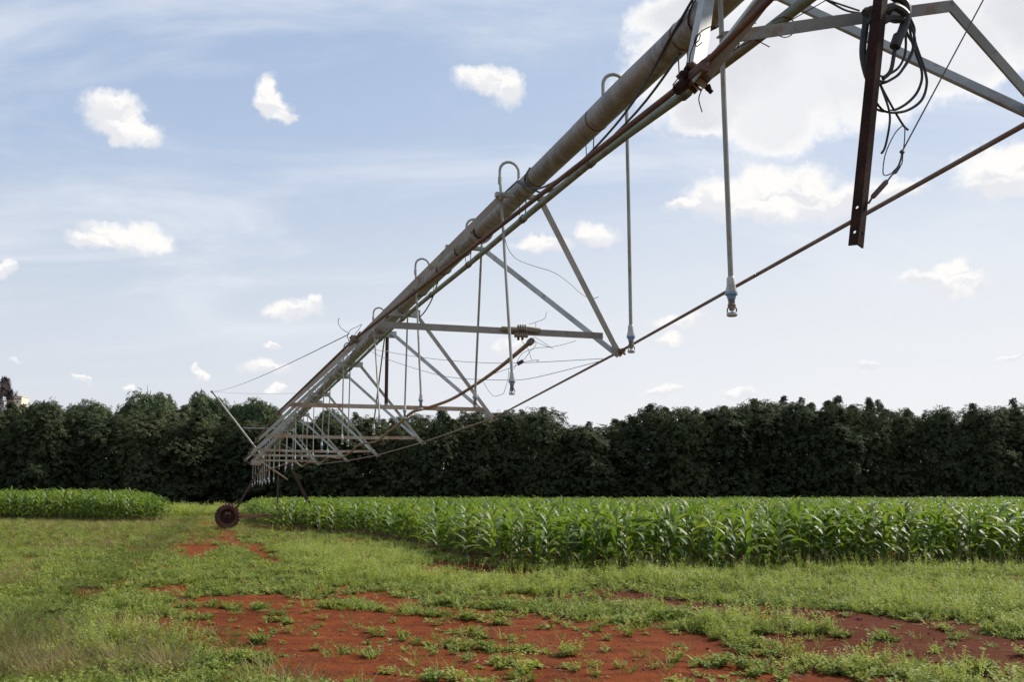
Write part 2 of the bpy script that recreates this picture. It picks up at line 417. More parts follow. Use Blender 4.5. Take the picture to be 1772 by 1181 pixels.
# ------------------------------------------------------------------ irrigation machine frame:  s along, t across, z up
AZ = R(16.88); COFF = 2.4
SV = Vector((-math.sin(AZ), math.cos(AZ), 0)); TV = Vector((math.cos(AZ), math.sin(AZ), 0))
def W(s, t_, z): return SV*s+TV*(t_+COFF)+Vector((0, 0, z))
ST, ZT = 41.8, .26                        # tower station, ground there
def Lc(s, t_, z): return Vector((t_, s-ST, z-ZT))
def px_at(x, y, s):                       # point of the vertical cross plane at station s seen in direction (x,y)
    d = pix_dir(x, y); k = s/d.dot(SV); P = d*k; return W(s, P.dot(TV)-COFF, P.z+EYE)
def px_st(x, y, s):
    d = pix_dir(x, y); k = s/d.dot(SV); P = d*k; return P.dot(TV)-COFF, P.z+EYE
def pz(s): return 4.2804-.0062*s-.0005*(s-21.72)**2 if s < ST else 4.2804-.0062*ST-.0005*(ST-21.72)**2-.006*(s-ST)
root = empty('center_pivot_irrigator', W(ST, 0, ZT), AZ)
tag(root, 'long galvanised centre pivot irrigation machine arching over the field on trussed pipe', 'irrigation machine')
PR = .084
b = MB(); ss = np.arange(-3, 66.01, .9)
b.tube([Lc(s, 0, pz(s)) for s in ss], PR, 24); b.build('main_pipe', M_PIPE, root, True)
for k in range(-1, 9):
    s = 8.557+k*5.548+.42
    b = MB()
    for ds in (-.014, .014): b.tube([Lc(s+ds-.011, 0, pz(s)), Lc(s+ds+.011, 0, pz(s))], .125, 20)
    for q in range(8):
        an = q*math.pi/4+.2; t0 = math.cos(an)*.107; z0 = math.sin(an)*.107
        b.tube([Lc(s-.04, t0, pz(s)+z0), Lc(s+.04, t0, pz(s)+z0)], .009, 6)
    b.build('pipe_flange', M_GALV, root)
for s in (5.9, 7.2, 4.6): 
    b = MB(); b.tube([Lc(s-.008, 0, pz(s)), Lc(s+.008, 0, pz(s))], PR+.003, 24); b.build('weld_band', M_RUST, root, True)
# green pipe slung below
GP = [(-3, 3.55), (3.42, 3.72), (4.55, 3.77), (5.78, 3.85), (8.1, 3.90), (9.77, 3.93), (12.0, 3.99), (14.3, 4.02), (16.8, 4.00), (21, 3.99), (26, 3.97), (31, 3.92), (36, 3.80), (ST, 3.58), (50, 3.50), (65, 3.45)]
def gz(s): return float(np.interp(s, [a for a, _ in GP], [c for _, c in GP]))
b = MB(); b.tube([Lc(s, .01, gz(s)) for s in np.arange(-3, 65.5, .7)], .027, 12); b.build('green_conduit', M_GREEN, root, True)
for s in (4.62, 6.05, 7.62, 9.5, 11.3, 13.2, 15.1, 18.7, 20.6, 24.2, 27):
    b = MB(); b.tube([Lc(s-.03, .01, gz(s)), Lc(s+.03, .01, gz(s))], .034, 12)
    b.tube([Lc(s, .03, gz(s)+.03), Lc(s+.01, .04, pz(s)-PR*.9)], .005, 5)
    b.tube([Lc(s, -.02, gz(s)+.03), Lc(s-.01, -.03, pz(s)-PR*.9)], .004, 5)
    b.build('conduit_hanger', M_WIRE, root)
# truss joints
TIPS = {0: (3.01, .83, 3.125), 1: (8.557, 1.275, 2.93), 2: (14.105, 1.595, 2.725), 3: (19.654, 1.655, 2.65), 4: (25.202, 1.61, 2.61), 5: (30.75, 1.56, 2.66), 6: (36.30, 1.22, 2.72)}
BARS = {1: (1.10, 3.075), 2: (1.475, 2.845), 3: (1.54, 2.74), 4: (1.53, 2.715), 5: (1.44, 2.81), 6: (1.10, 2.84)}
EA, GA = .936, .2147
LT0 = (.80, 3.065)                        # the nearest left joint hangs a little lower than its twin
for k, (s, w, z) in TIPS.items():
    for sg in (-1, 1):
        w, z = LT0 if (k == 0 and sg < 0) else TIPS[k][1:]
        for e in (-EA, EA):
            top = Lc(s+e, sg*GA, pz(s+e)-.06); tip = Lc(s, sg*w, z)
            d_ = (tip-top).normalized()
            b = MB(); b.angle(top-d_*.05+Vector((0, -.03*(1 if e > 0 else -1), 0)), tip+d_*.03+Vector((0, (.012 if e > 0 else -.04), 0)), .055, .006, (0, -1 if (e < 0 and k == 0) else 1, 0), (-sg*.6, 0, -1))
            b.build('truss_leg', M_LEG if k == 0 else M_LEG2, root)
        # rod joint: gusset and coupling
        b = MB(); tip = Lc(s, sg*w, z)
        b.beam(tip+Vector((-.05*sg, 0, .07)), tip+Vector((.012*sg, 0, -.035)), .11, .012, (1, 0, 1))
        cl_ = .05 if (k == 0 and sg > 0) else .11; b.tube([tip+Vector((0, -.11, 0)), tip+Vector((0, cl_, 0))], .024, 10)
        b.tube([tip+Vector((-.03, -.05, .03)), tip+Vector((.045, -.05, -.03))], .012, 6)
        b.tube([tip+Vector((-.03, .05, .03)), tip+Vector((.045, .05, -.03))], .012, 6)
        b.build('rod_joint', M_ROD if k > 0 else M_RUST, root)
    for e in (-EA, EA):
        zz = pz(s+e)-.075; b = MB()
        if k < 2:
            for sg in (-1, 1):
                b = MB(); b.beam(Lc(s+e, sg*.06, zz+.03), Lc(s+e, sg*.235, zz+.025), .05, .035); b.beam(Lc(s+e+.03, sg*.19, zz+.03), Lc(s+e-.05, sg*.19, zz+.0), .03, .05)
                b.build('leg_lug', M_GALV, root)
            continue
        b.beam(Lc(s+e, -.25, zz), Lc(s+e, .25, zz), .006, .10, (0, 0, 1))
        b.beam(Lc(s+e+.025, -.25, zz+.048), Lc(s+e+.025, .25, zz+.048), .05, .006, (0, 0, 1))
        b.beam(Lc(s+e+.025, -.25, zz-.048), Lc(s+e+.025, .25, zz-.048), .05, .006, (0, 0, 1))
        b.tube([Lc(s+e+.01, math.cos(a)*(PR+.008), pz(s+e)+math.sin(a)*(PR+.008)) for a in np.linspace(-.4, math.pi+.4, 14)], .007, 5)
        b.build('spreader_plate', M_GALV, root)
    if k in BARS:
        bw, bz = BARS[k]; b = MB()
        sag = [0, .0, 0, -.02, -.03, -.015, 0][k]
        pts = [Lc(s, x*bw, bz+sag*(1-x*x)) for x in (-1, -.33, .33, 1)]
        for a_, c_ in zip(pts[:-1], pts[1:]): b.angle(a_+Vector((0, -.03, .03)), c_+Vector((0, -.03, .03)), .062, .006, (0, 1, 0), (0, 0, -1))
        b.build('crossbar', worn('crossbar_grey', (.31, .295, .25), (.24, .225, .19), (.27, .15, .09), .25, 3, .6, .0) if k == 1 else M_BAR, root)
# bent crossbar of the nearest joint
b = MB(); pts = []
for x, y in ((1246, 68), (1420, 42), (1643, 12)): t0, z0 = px_st(x, y, 3.03); pts.append(Lc(3.03, t0, z0))
pts.append(Lc(3.03, .79, 3.17))
for a_, c_ in zip(pts[:-1], pts[1:]): b.angle(a_+Vector((0, -.02, .022)), c_+Vector((0, -.02, .022)), .048, .006, (0, 1, 0), (0, 0, -1))
tag(b.build('crossbar', worn('dull_stained_angle', (.27, .265, .235), (.20, .195, .17), (.20, .14, .09), .2, 4, .6), root), 'bent crossbar kinked upward near its right end')
# truss rods, left and right
for sg in (-1, 1):
    P = [(-2.6, .2, 4.02)]+[(TIPS[0][0], *LT0) if (k == 0 and sg < 0) else TIPS[k] for k in range(7)]+[(ST-.3, .2, pz(ST)-.1)]
    for a_, c_ in zip(P[:-1], P[1:]):
        b = MB(); b.tube([Lc(a_[0], sg*a_[1], a_[2]), Lc(c_[0], sg*c_[1], c_[2])], .0125, 10)
        b.build('truss_rod', M_ROD if sg > 0 else M_RUST, root, True)
# drop pipes with gooseneck and sprinkler
def drop(s, side, zb, lean=0.0, topz=None, detail=True):
    t0 = .17*side; r = .085; zt = pz(s)+.20; st = s+lean
    ptop = [Lc(st, 0, pz(st)+PR-.01), Lc(st, 0, zt)]+[Lc(st, t0/2-t0/2*math.cos(a), zt+r*math.sin(a)) for a in np.linspace(.3, math.pi-.05, 8)]
    zp = zb+.175
    ptop += [Lc(st, t0, zt-.05), Lc(st*.5+s*.5, t0*1.01, (zt+zp)/2), Lc(s, t0, zp)]
    b = MB(); b.tube(ptop, .0125, 8)
    b.tube([Lc(st, t0, zt-.12), Lc(st, t0, zt-.06)], .017, 8)
    d = b.build('drop_pipe', M_DROP, root, True)
    c = Lc(s, t0, zb)
    b = MB(); b.lathe([(.015, .185), (.0185, .18), (.020, .145), (.027, .118), (.028, .112)], c); b.build('hose_fitting', M_PLAS, d, True)
    b = MB(); b.lathe([(.0285, .112), (.029, .10), (.022, .097), (.0175, .078), (.014, .076)], c); b.build('blue_adapter', M_BLUE, d, True)
    b = MB(); b.lathe([(.014, .077), (.016, .072), (.015, .058), (.019, .055), (.019, .050), (.014, .047), (.013, .03), (.008, .026)], c)
    for a in (0, 2.1, 4.2):
        ex = Vector((math.cos(a), math.sin(a), 0)); b.tube([c+ex*.014+Vector((0, 0, .05)), c+ex*.024+Vector((0, 0, .035)), c+ex*.022+Vector((0, 0, .012))], .0035, 5)
    b.build('nozzle_body', M_NOZ, d)
    b = MB(); b.lathe([(.010, .018), (.023, .017), (.025, .012), (.025, .004), (.021, 0)], c); b.build('deflector_plate', M_PLAS, d)
DR = [(3.88, -1, 2.365, 0.0), (5.78, 1, 2.48, 0.0), (7.35, -1, 2.35, .36), (9.8, 1, 2.47, -.25), (10.97, -1, 2.54, .45), (13.79, 1, 2.66, -.1), (13.94, -1, 2.54, .8), (16.68, 1, 2.60, -1.1)]
s = 18.3; sd2 = -1
while s < 64:
    if abs(s-ST) > .6: DR.append((s+random.uniform(-.1, .1), sd2, (2.56 if s < ST else 2.2)+random.uniform(-.07, .07), random.uniform(-.25, .25)))
    s += 1.85; sd2 = -sd2
for s, sdd, zb, ln in DR: drop(s, sdd, zb, ln)
# tower
def leg(a, b_, w=.07):
    q = MB(); q.angle(Lc(*a), Lc(*b_), w, .008, (0, -1, 0), (1 if a[1] < 0 else -1, 0, 0)); q.build('tower_leg', M_TOWER, root)
for ds in (-.55, .55):
    leg((ST+ds*.25, -.12, pz(ST)-.05), (ST+ds, -1.62, .92)); leg((ST+ds*.25, .12, pz(ST)-.05), (ST+ds, 1.62, .92))
b = MB(); b.beam(Lc(ST-.62, -.66, 3.0), Lc(ST-.62, .47, 2.24), .05, .06); b.build('tower_brace', M_BAR, root)
b = MB(); b.beam(Lc(ST-.50, -.80, 2.42), Lc(ST-.50, .30, 2.86), .05, .05); b.build('tower_brace', M_RUST, root)
b = MB(); b.beam(Lc(ST, -1.83, .76), Lc(ST, 1.83, .76), .14, .14); b.build('base_beam', worn('red_rust_beam', (.28, .11, .065), (.20, .08, .05), (.32, .13, .07), .4, 3, .8), root)
b = MB(); b.beam(Lc(ST-.1, .11, .83), Lc(ST-.1, .11, 2.5), .05, .05, (0, 1, 0)); b.build('tower_post', M_TOWER, root)
b = MB(); b.beam(Lc(ST-.3, -1.02, 2.93), Lc(ST-.3, -.66, 2.93), .12, .20); b.beam(Lc(ST-.3, -1.0, 3.045), Lc(ST-.3, -.68, 3.045), .14, .02); b.build('control_box', M_BAR, root)
for sg in (-1, 1):                                    # wheels roll across the span
    c = Lc(ST-.12, sg*1.84, .26+.49); b = MB(); n = 28
    prof = [(.30, -.11), (.36, -.15), (.44, -.15), (.475, -.10), (.48, 0), (.475, .10), (.44, .15), (.36, .15), (.30, .11), (.27, 0)]
    vs = []; fs = []
    for k in range(n):
        a = 2*math.pi*k/n
        for r, y in prof: vs.append(c+Vector((math.cos(a)*r, y, math.sin(a)*r)))
    for k in range(n):
        for j in range(len(prof)):
            q = len(prof); fs.append((k*q+j, k*q+(j+1) % q, ((k+1) % n)*q+(j+1) % q, ((k+1) % n)*q+j))
    b.add(vs, fs)
    for k in range(22):                               # lugs
        a = 2*math.pi*k/22
        for y0, y1, da in ((-.15, 0, .09), (0, .15, -.09)):
            p0 = c+Vector((math.cos(a)*.485, y0, math.sin(a)*.485)); p1 = c+Vector((math.cos(a+da)*.485, y1, math.sin(a+da)*.485))
            b.beam(p0, p1, .035, .045, (math.cos(a), 0, math.sin(a)))
    w = b.build('wheel', M_TYRE, root)
    b = MB()
    vs = []; fs = []; rp = [(.30, -.10), (.27, -.08), (.24, -.02), (.10, -.03), (.09, -.09), (0.001, -.09)]
    for k in range(24):
        a = 2*math.pi*k/24
        for r, y in rp: vs.append(c+Vector((math.cos(a)*r, y, math.sin(a)*r)))
    for k in range(24):
        for j in range(len(rp)-1):
            q = len(rp); fs.append((k*q+j, k*q+j+1, ((k+1) % 24)*q+j+1, ((k+1) % 24)*q+j))
    b.add(vs, fs)
    for k in range(6):
        a = math.pi*k/3; b.tube([c+Vector((math.cos(a)*.07, -.12, math.sin(a)*.07)), c+Vector((math.cos(a)*.07, -.08, math.sin(a)*.07))], .012, 6)
    b.build('rim', M_DARKRUST, w)
    b = MB(); b.beam(c+Vector((0, -.05, .05)), c+Vector((0, .22, .05)), .22, .26); b.build('gearbox', M_RUST, root)
# outrigger pole with its arm and guy wires
tip = (ST-.7, *px_st(367, 678, ST-.7)); bs = (ST-.7, *px_st(435, 766, ST-.7)); 
dt = (tip[1]-bs[1], tip[2]-bs[2]); low = (ST-.6, bs[1]-dt[0]*.32, bs[2]-dt[1]*.32)
b = MB(); b.tube([Lc(*tip), Lc(*low)], .038, 10); b.tube([Lc(tip[0], tip[1]-.03, tip[2]+.03), Lc(tip[0], tip[1]+.02, tip[2]-.03)], .06, 10); b.build('outrigger_pole', M_LEG, root, True)
a1 = px_st(421, 741, ST-.7); b = MB(); b.beam(Lc(ST-.7, *a1), Lc(ST-.7, -.1, a1[1]), .05, .05); b.build('outrigger_arm', M_LEG, root)
b = MB(); b.beam(Lc(ST-.7, -.1, a1[1]+.02), Lc(ST-.2, -.05, pz(ST)), .05, .05, (1, 0, 0)); b.build('outrigger_arm', M_LEG, root)
def sagline(A, B, sag, n=14):
    A, B = Vector(A), Vector(B); return [A.lerp(B, i/n)-Vector((0, 0, sag*4*(i/n)*(1-i/n))) for i in range(n+1)]
b = MB(); b.tube(sagline(Lc(*tip), Lc(8.557, *px_st(603, 579, 8.557)), .12), .0045, 5); b.build('guy_wire', M_WIRE, root)
b = MB(); b.tube(sagline(Lc(*tip), Lc(31, *px_st(514, 681, 31)), .05), .004, 5); b.build('guy_wire', M_WIRE, root)

# ------------------------------------------------------------------ things that hang from the machine
def place(b, name, m, label, cat, group=None, smooth=True):
    zmin = min(b.v, key=lambda q: q[2]); o = b.build(name, m, None, smooth, loc=zmin); return tag(o, label, cat, group)
# brown hose along the crossbars
HP = [(8.45, 918, 592), (10.4, 860, 640), (12.2, 820, 668), (13.4, 780, 692), (14.0, 741, 706), (14.7, 713, 714), (15.9, 694, 731), (17.8, 672, 748), (19.3, 650, 765), (20.2, 622, 770), (22, 606, 784), (25.1, 588, 793.5), (27, 569, 792), (28.8, 556, 801), (30.6, 534, 801), (33, 522, 808), (35, 511, 800), (37, 495, 803), (40, 470, 812), (41, 445, 822)]
pts = [px_at(x, y, s) for s, x, y in HP]
def smoothpts(P, n=4):
    out = []; P = [Vector(p) for p in P]
    for i in range(len(P)-1):
        p0, p1, p2, p3 = P[max(i-1, 0)], P[i], P[i+1], P[min(i+2, len(P)-1)]
        for j in range(n):
            u = j/n; out.append(.5*((2*p1)+(p2-p0)*u+(2*p0-5*p1+4*p2-p3)*u*u+(3*p1-p0-3*p2+p3)*u**3))
    out.append(P[-1]); return out
hose = empty('hanging_hose', pts[-1]); tag(hose, 'tan brown rubber hose with capped end slung beneath the crossbars', 'hose')
def child(b, name, m, par, smooth=True):
    o = b.build(name, m, None, smooth); o.parent = par; o.matrix_parent_inverse = Matrix.Translation(-par.location); return o
b = MB(); b.tube(smoothpts(pts), .0215, 10); child(b, 'hose_body', M_HOSE, hose)
b = MB(); d_ = (pts[0]-pts[1]).normalized(); b.tube([pts[0]-d_*.05, pts[0]+d_*.05], .032, 12); child(b, 'hose_cap', M_NOZ, hose)
# hanging steel posts: an angle with two rows of holes
def holed_flange(b, L, w, th, holes, hr, O, D, A, N):
    """strip from O along D (length L), width w along A, thickness th along N, round holes at distances"""
    cuts = [0]
    for h in holes: cuts += [h-w/2, h+w/2]
    cuts.append(L); O, D, A, N = map(Vector, (O, D, A, N))
    P = lambda u, v, q: O+D*u+A*v+N*q
    for i in range(len(cuts)-1):
        a, c = cuts[i], cuts[i+1]
        if i % 2 == 0:
            vs = [P(a, 0, 0), P(c, 0, 0), P(c, w, 0), P(a, w, 0), P(a, 0, th), P(c, 0, th), P(c, w, th), P(a, w, th)]
            fs = [(3, 2, 1, 0), (4, 5, 6, 7), (0, 1, 5, 4), (2, 3, 7, 6)]
            if i == 0: fs.append((0, 4, 7, 3))
            if i == len(cuts)-2: fs.append((1, 2, 6, 5))
            b.add(vs, fs)
        else:
            m_ = (a+c)/2; vs = []; 
            for q in (0, th):
                for k in range(8):
                    an = k*math.pi/4+math.pi/4*0
                    cu, cv = math.cos(an), math.sin(an); mx = max(abs(cu), abs(cv))
                    vs.append(P(m_+cu/mx*w/2, w/2+cv/mx*w/2, q))
                for k in range(8):
                    an = k*math.pi/4; vs.append(P(m_+math.cos(an)*hr, w/2+math.sin(an)*hr, q))
            fs = []
            for k in range(8):
                k2 = (k+1) % 8
                fs.append((k, k2, 8+k2, 8+k)); fs.append((16+k, 24+k, 24+k2, 16+k2)); fs.append((8+k, 8+k2, 24+k2, 24+k))
            for k in (1, 2, 5, 6): fs.append((k, 16+k, 16+(k+1) % 8, (k+1) % 8))
            b.add(vs, fs)
def post(bottom, top, w, holes, hr, face, label):
    bottom, top = Vector(bottom), Vector(top); D = (top-bottom); L = D.length; D.normalize()
    A1 = Vector(face[0]); A1 = (A1-D*A1.dot(D)).normalized(); A2 = Vector(face[1]); A2 = (A2-D*A2.dot(D)-A1*A2.dot(A1)*.0).normalized()
    b = MB(); holed_flange(b, L, w, .006, holes, hr, bottom, D, A1, D.cross(A1)); holed_flange(b, L, w, .006, holes, hr, bottom, D, A2, D.cross(A2))
    return place(b, 'steel_post', M_DARKRUST, label, 'steel post', 'rusty steel posts hanging from the pipe', False)
PB = px_at(1486, 424, 2.86); PT = px_at(1534, -60, 2.86); PT = PB+(PT-PB)*1.35
post(PB, PT, .037, [.05, .145], .0065, ((-.72, .70, 0), (.72, .70, 0)), 'large dark rusty angle iron post with bolt holes hanging at upper right among cables')
p0 = px_at(668, 706, 15.1); p1 = px_at(670, 580, 15.1)
post(p0, p1, .036, [.06, .9], .008, ((-.7, .7, 0), (.7, .7, 0)), 'thin distant rusty angle iron post hanging below the second truss joint')
# black cable coil on the nearest crossbar
def crop4(P): return [(x/2.684+1120, y/2.684) for x, y in P]
coil = empty('cable_coil', px_at(1545, 193, 2.88)); tag(coil, 'tangled coil of black electric cable looped over crossbar behind rusty post', 'cable coil')
CAB = [([(1210,-60),(1215,60),(1240,130),(1243,190),(1290,330),(1297,400),(1270,470),(1200,515),(1120,520),(1075,490),(1040,420),(1030,300)], .0055, 2.97),
 ([(1200,-50),(1213,80),(1232,200),(1275,330),(1263,410),(1218,470),(1150,510),(1080,512),(1050,470),(1045,330)], .0055, 3.0),
 ([(1190,60),(1205,150),(1235,220),(1180,330),(1130,370),(1085,387),(1040,380),(1025,300)], .0055, 2.95),
 ([(1180,60),(1195,100),(1200,230),(1170,310),(1110,350),(1085,352),(1045,330)], .0050, 2.98),
 ([(1215,100),(1245,190),(1215,280),(1160,350),(1110,378),(1060,370)], .0045, 2.94),
 ([(1060,340),(1085,400),(1120,500),(1127,560),(1115,640),(1102,690),(1088,712)], .0045, 2.96),
 ([(1060,330),(1087,400),(1140,500),(1188,580),(1212,604)], .0045, 2.99),
 ([(1190,580),(1150,620),(1108,710),(1095,790),(1105,815),(1142,800),(1180,765),(1187,720),(1195,650),(1197,590)], .0022, 2.97),
 ([(1185,710),(1165,770),(1140,800),(1155,805),(1175,775)], .0022, 2.97),
 ([(1115,-40),(1160,-10),(1195,15),(1205,60),(1190,130),(1168,175)], .019, 2.93),
 ([(1168,165),(1150,218)], .021, 2.93),
 ([(1152,210),(1145,260),(1130,330),(1095,365)], .008, 2.94),
 ([(1022,40),(1015,110),(1003,200),(1003,270),(1022,350),(1040,380)], .014, 2.98),
 ([(1035,60),(1040,120),(1030,210),(1022,280),(1040,360)], .007, 2.96),
 ([(1010,60),(1050,42),(1100,45),(1140,30),(1180,45),(1205,70)], .016, 2.90),
 ([(1030,90),(1080,105),(1130,85),(1190,90)], .013, 2.91),
 ([(1120,60),(1150,20),(1190,30),(1200,80),(1160,95),(1125,85)], .012, 2.96),
 ([(985,48),(900,20),(830,-5),(760,-40)], .004, 3.05), ([(1000,60),(930,50),(860,15),(790,-25)], .004, 3.05)]
for P, r, s in CAB:
    b = MB(); b.tube(smoothpts([px_at(x, y, s) for x, y in crop4(P)], 5), r, 8); child(b, 'cable', M_BLACK, coil)
# guy wire with turnbuckle tied to the post
gw = empty('guy_wire', px_at(1503, 352, 2.9)); tag(gw, 'thin steel guy wire with turnbuckle tied to foot of hanging post', 'guy wire')
b = MB(); pq = crop4([(1560,0),(1183,705)]); A = px_at(*pq[0], 2.9); B_ = px_at(*pq[1], 2.9); b.tube([A+(A-B_)*.9, B_], .0028, 6); child(b, 'wire', M_WIRE, gw)
b = MB(); b.tube(smoothpts([px_at(x, y, 2.9) for x, y in crop4([(1183,705),(1178,740),(1160,790),(1135,815),(1115,842)])]), .0035, 6); b.tube([px_at(x, y, 2.9) for x, y in crop4([(1178,700),(1190,712)])], .008, 8); child(b, 'wire', M_WIRE, gw)
b = MB(); b.tube([px_at(x, y, 2.9) for x, y in crop4([(1115,838),(1108,848),(1050,912),(1043,920)])], [.005, .010, .010, .005], 8); b.tube([px_at(x, y, 2.9) for x, y in crop4([(1043,920),(1028,945)])], .004, 6); child(b, 'turnbuckle', M_RUST, gw)
# bundle of sticks tied on crossbar 1
bd = empty('stick_bundle', px_at(903, 573, 8.5)); tag(bd, 'weathered wooden sticks bound with wire on top of the crossbar', 'stick bundle')
for (x0, y0, x1, y1, r) in ((868, 569, 935, 573, .022), (895, 567, 934, 571, .016), (890, 580, 912, 581, .026)):
    b = MB(); b.tube(smoothpts([px_at(x0, y0, 8.50), px_at((x0+x1)/2, (y0+y1)/2-.6, 8.49), px_at(x1, y1, 8.50)], 3), r, 7); child(b, 'stick', M_WOOD, bd)
b = MB()
for x in (897, 901, 905, 909): b.tube([px_at(x+4*math.cos(a)*.4, 573+11*math.sin(a), 8.52-.06*math.cos(a)) for a in np.linspace(0, 6.28, 12)], .004, 5)
child(b, 'binding_wire', M_RUST, bd)
for x in (897, 904):
    b = MB(); b.tube([px_at(x, 582, 8.5), px_at(x, 589, 8.5)], .012, 8); child(b, 'insulator', M_DARKRUST, bd)
def wires(name, sets, label, cat, r=.003, m=M_WIRE, group=None):
    e = empty(name, px_at(sets[0][0][1], sets[0][0][2], sets[0][0][0])); tag(e, label, cat, group)
    for P in sets:
        b = MB(); b.tube(smoothpts([px_at(x, y, s) for s, x, y in P], 4), r, 5); child(b, 'wire_strand', m, e)
wires('loose_wire', [[(14, 628, 602), (13.5, 657, 607), (12, 737, 620), (11, 830, 628), (10, 914, 628), (8.6, 1043, 621)],
   [(14, 634, 602), (13.5, 660, 618), (12, 731, 642), (11, 792, 655), (10, 882, 658), (9.2, 930, 653), (8.6, 1036, 626)]], 'two thin wires sagging across from pipe to right end of the crossbar', 'wire')
wires('loose_wire', [[(8.4, 874, 414), (8.4, 880, 432), (8.45, 895, 449), (8.5, 925, 461), (8.5, 959, 472), (8.5, 985, 490), (8.5, 1005, 508), (8.55, 1023, 517), (8.55, 1036, 514)]], 'single thin curled wire drooping from drop pipe to truss leg', 'wire')
q = lambda P, s=8.45: [(s, x/6.56+780, y/6.56+540) for x, y in P]
wires('loose_wire', [q([(800,330),(860,390),(880,430),(920,550)]), q([(940,280),(1040,340),(1130,400),(1160,420)]), q([(935,330),(1080,390),(1130,402)]), q([(1130,402),(1000,408),(920,425),(850,450),(790,500),(740,600),(720,650)]), q([(960,330),(965,380),(900,450),(820,560)]), q([(820,570),(920,555),(990,545),(1000,555),(970,562)]),
   q([(770,600),(640,650),(500,700),(460,720)]), q([(660,640),(650,760),(625,850),(600,930)]), q([(600,930),(560,945),(490,960),(440,910),(400,850),(370,800)]), q([(1140,400),(1220,385),(1312,362),(1420,330)]), q([(890,140),(960,120),(1060,80),(1080,40),(1085,0)]), q([(965,120),(965,180)])], 'tangle of thin wires dangling under the stick bundle', 'wire tangle', .0022)
b = MB(); qq = q([(762, 592), (818, 560)]); b.beam(px_at(qq[0][1], qq[0][2], 8.45), px_at(qq[1][1], qq[1][2], 8.45), .03, .035); o_ = place(b, 'clip_block', M_BLACK, 'small dark block dangling in the wire tangle', 'block', None, False)
q6 = lambda P, s: [(s, x/5.367+1150, y/5.367) for x, y in P]
wires('loose_wire', [q6([(230,590),(240,500),(280,400),(330,300),(430,245),(480,250)], 3.0), q6([(270,430),(290,340),(330,315),(320,370),(290,400),(300,430),(350,390)], 3.0), q6([(75,790),(130,720),(190,640),(215,580)], 3.0), q6([(350,820),(320,900),(325,960),(350,1040)], 3.0),
   q6([(590,490),(700,430),(850,350),(1000,270),(1200,170),(1490,5)], 3.1), q6([(560,460),(640,470),(700,400)], 3.0), q6([(760,240),(800,210),(850,215)], 3.1), q6([(1000,200),(1100,155),(1190,190),(1210,260),(1180,320),(1110,345),(1020,310)], 3.1), q6([(780,340),(860,375),(975,435)], 3.1), q6([(380,670),(400,690),(360,690),(380,650),(520,540)], 3.05)],
   'loose rusty tie wires knotted around nearest left truss joint', 'tie wires', .0022, M_DARKRUST)
# clevis hardware at the near left joint
b = MB()
for P, r in ((q6([(200,610),(240,640)], 3.0), .016), (q6([(160,690),(200,680)], 3.0), .015), (q6([(110,840),(270,700)], 3.02), .020), (q6([(250,700),(330,640)], 3.0), .022), (q6([(300,760),(380,770)], 3.0), .015), (q6([(380,800),(440,860)], 3.0), .009), (q6([(395,790),(410,830)], 3.0), .012)):
    b.tube([px_at(x, y, s) for s, x, y in P], r, 8)
b.build('clamp', M_DARKRUST, None, True).name = 'pipe_clamp'
o_ = bpy.data.objects['pipe_clamp']; o_.parent = root; o_.matrix_parent_inverse = (Matrix.Translation(root.location) @ Matrix.Rotation(AZ, 4, 'Z')).inverted()
# supply cables running along and under the pipe
e = empty('supply_cable', W(7.4, -.1, 3.9)); tag(e, 'black supply cable strapped along the main pipe and sagging below it', 'cable')
CB = [[(3.2, .0, 3.98), (4.0, -.10, 4.16), (4.5, -.09, 4.10), (5.0, -.05, 3.99), (5.6, .0, 3.95), (6.3, -.02, 3.90), (7.0, -.05, 3.96), (7.4, -.1, 4.13), (7.6, -.05, 4.21), (8.6, -.08, 4.20), (9.4, -.09, 4.16), (10.4, -.09, 4.2), (11.5, -.09, 4.17), (12.6, -.09, 4.18), (14, -.09, 4.15)],
      [(3.2, -.05, 4.17), (4.5, -.04, 4.172), (5.4, -.03, 4.20), (6.3, -.03, 4.205)], [(4.6, -.02, 4.0), (5.3, .02, 3.93), (6.3, .0, 3.88), (7.0, .0, 3.93), (7.25, -.09, 4.09), (7.2, -.06, 4.20)],
      [(10.9, 0, 4.05), (11.4, .02, 3.90), (12.0, .02, 3.83), (12.6, .02, 3.93), (12.9, 0, 4.05)], [(14, -.09, 4.2), (15, -.12, 4.1), (16, -.1, 4.2), (18, -.1, 4.15)]]
for P in CB:
    b = MB(); b.tube(smoothpts([W(*p_) for p_ in P], 5), .008, 7); child(b, 'cable_run', M_BLACK, e)
for s in (8.9, 9.7, 10.6, 11.9, 4.35):
    b = MB(); b.tube([W(s+.04*math.sin(a*2), math.cos(a)*(PR+.008), pz(s)+math.sin(a)*(PR+.008)) for a in np.linspace(0, 6.28, 20)], .006, 5); child(b, 'cable_strap', M_BLACK, e)
wires('loose_wire', [[(9.0, 605, 578), (9.0, 590, 568), (9.0, 585, 557), (9.0, 587, 551)], [(10, 600, 585), (10, 606, 572), (10, 618, 566), (10, 626, 562), (10, 615, 578), (10, 604, 590)], [(8.5, 601, 582), (8.5, 607, 598), (8.5, 615, 590), (8.5, 603, 600), (8.5, 610, 585)]], 'short curled wire ends sprouting from left truss joint', 'wire', .003)

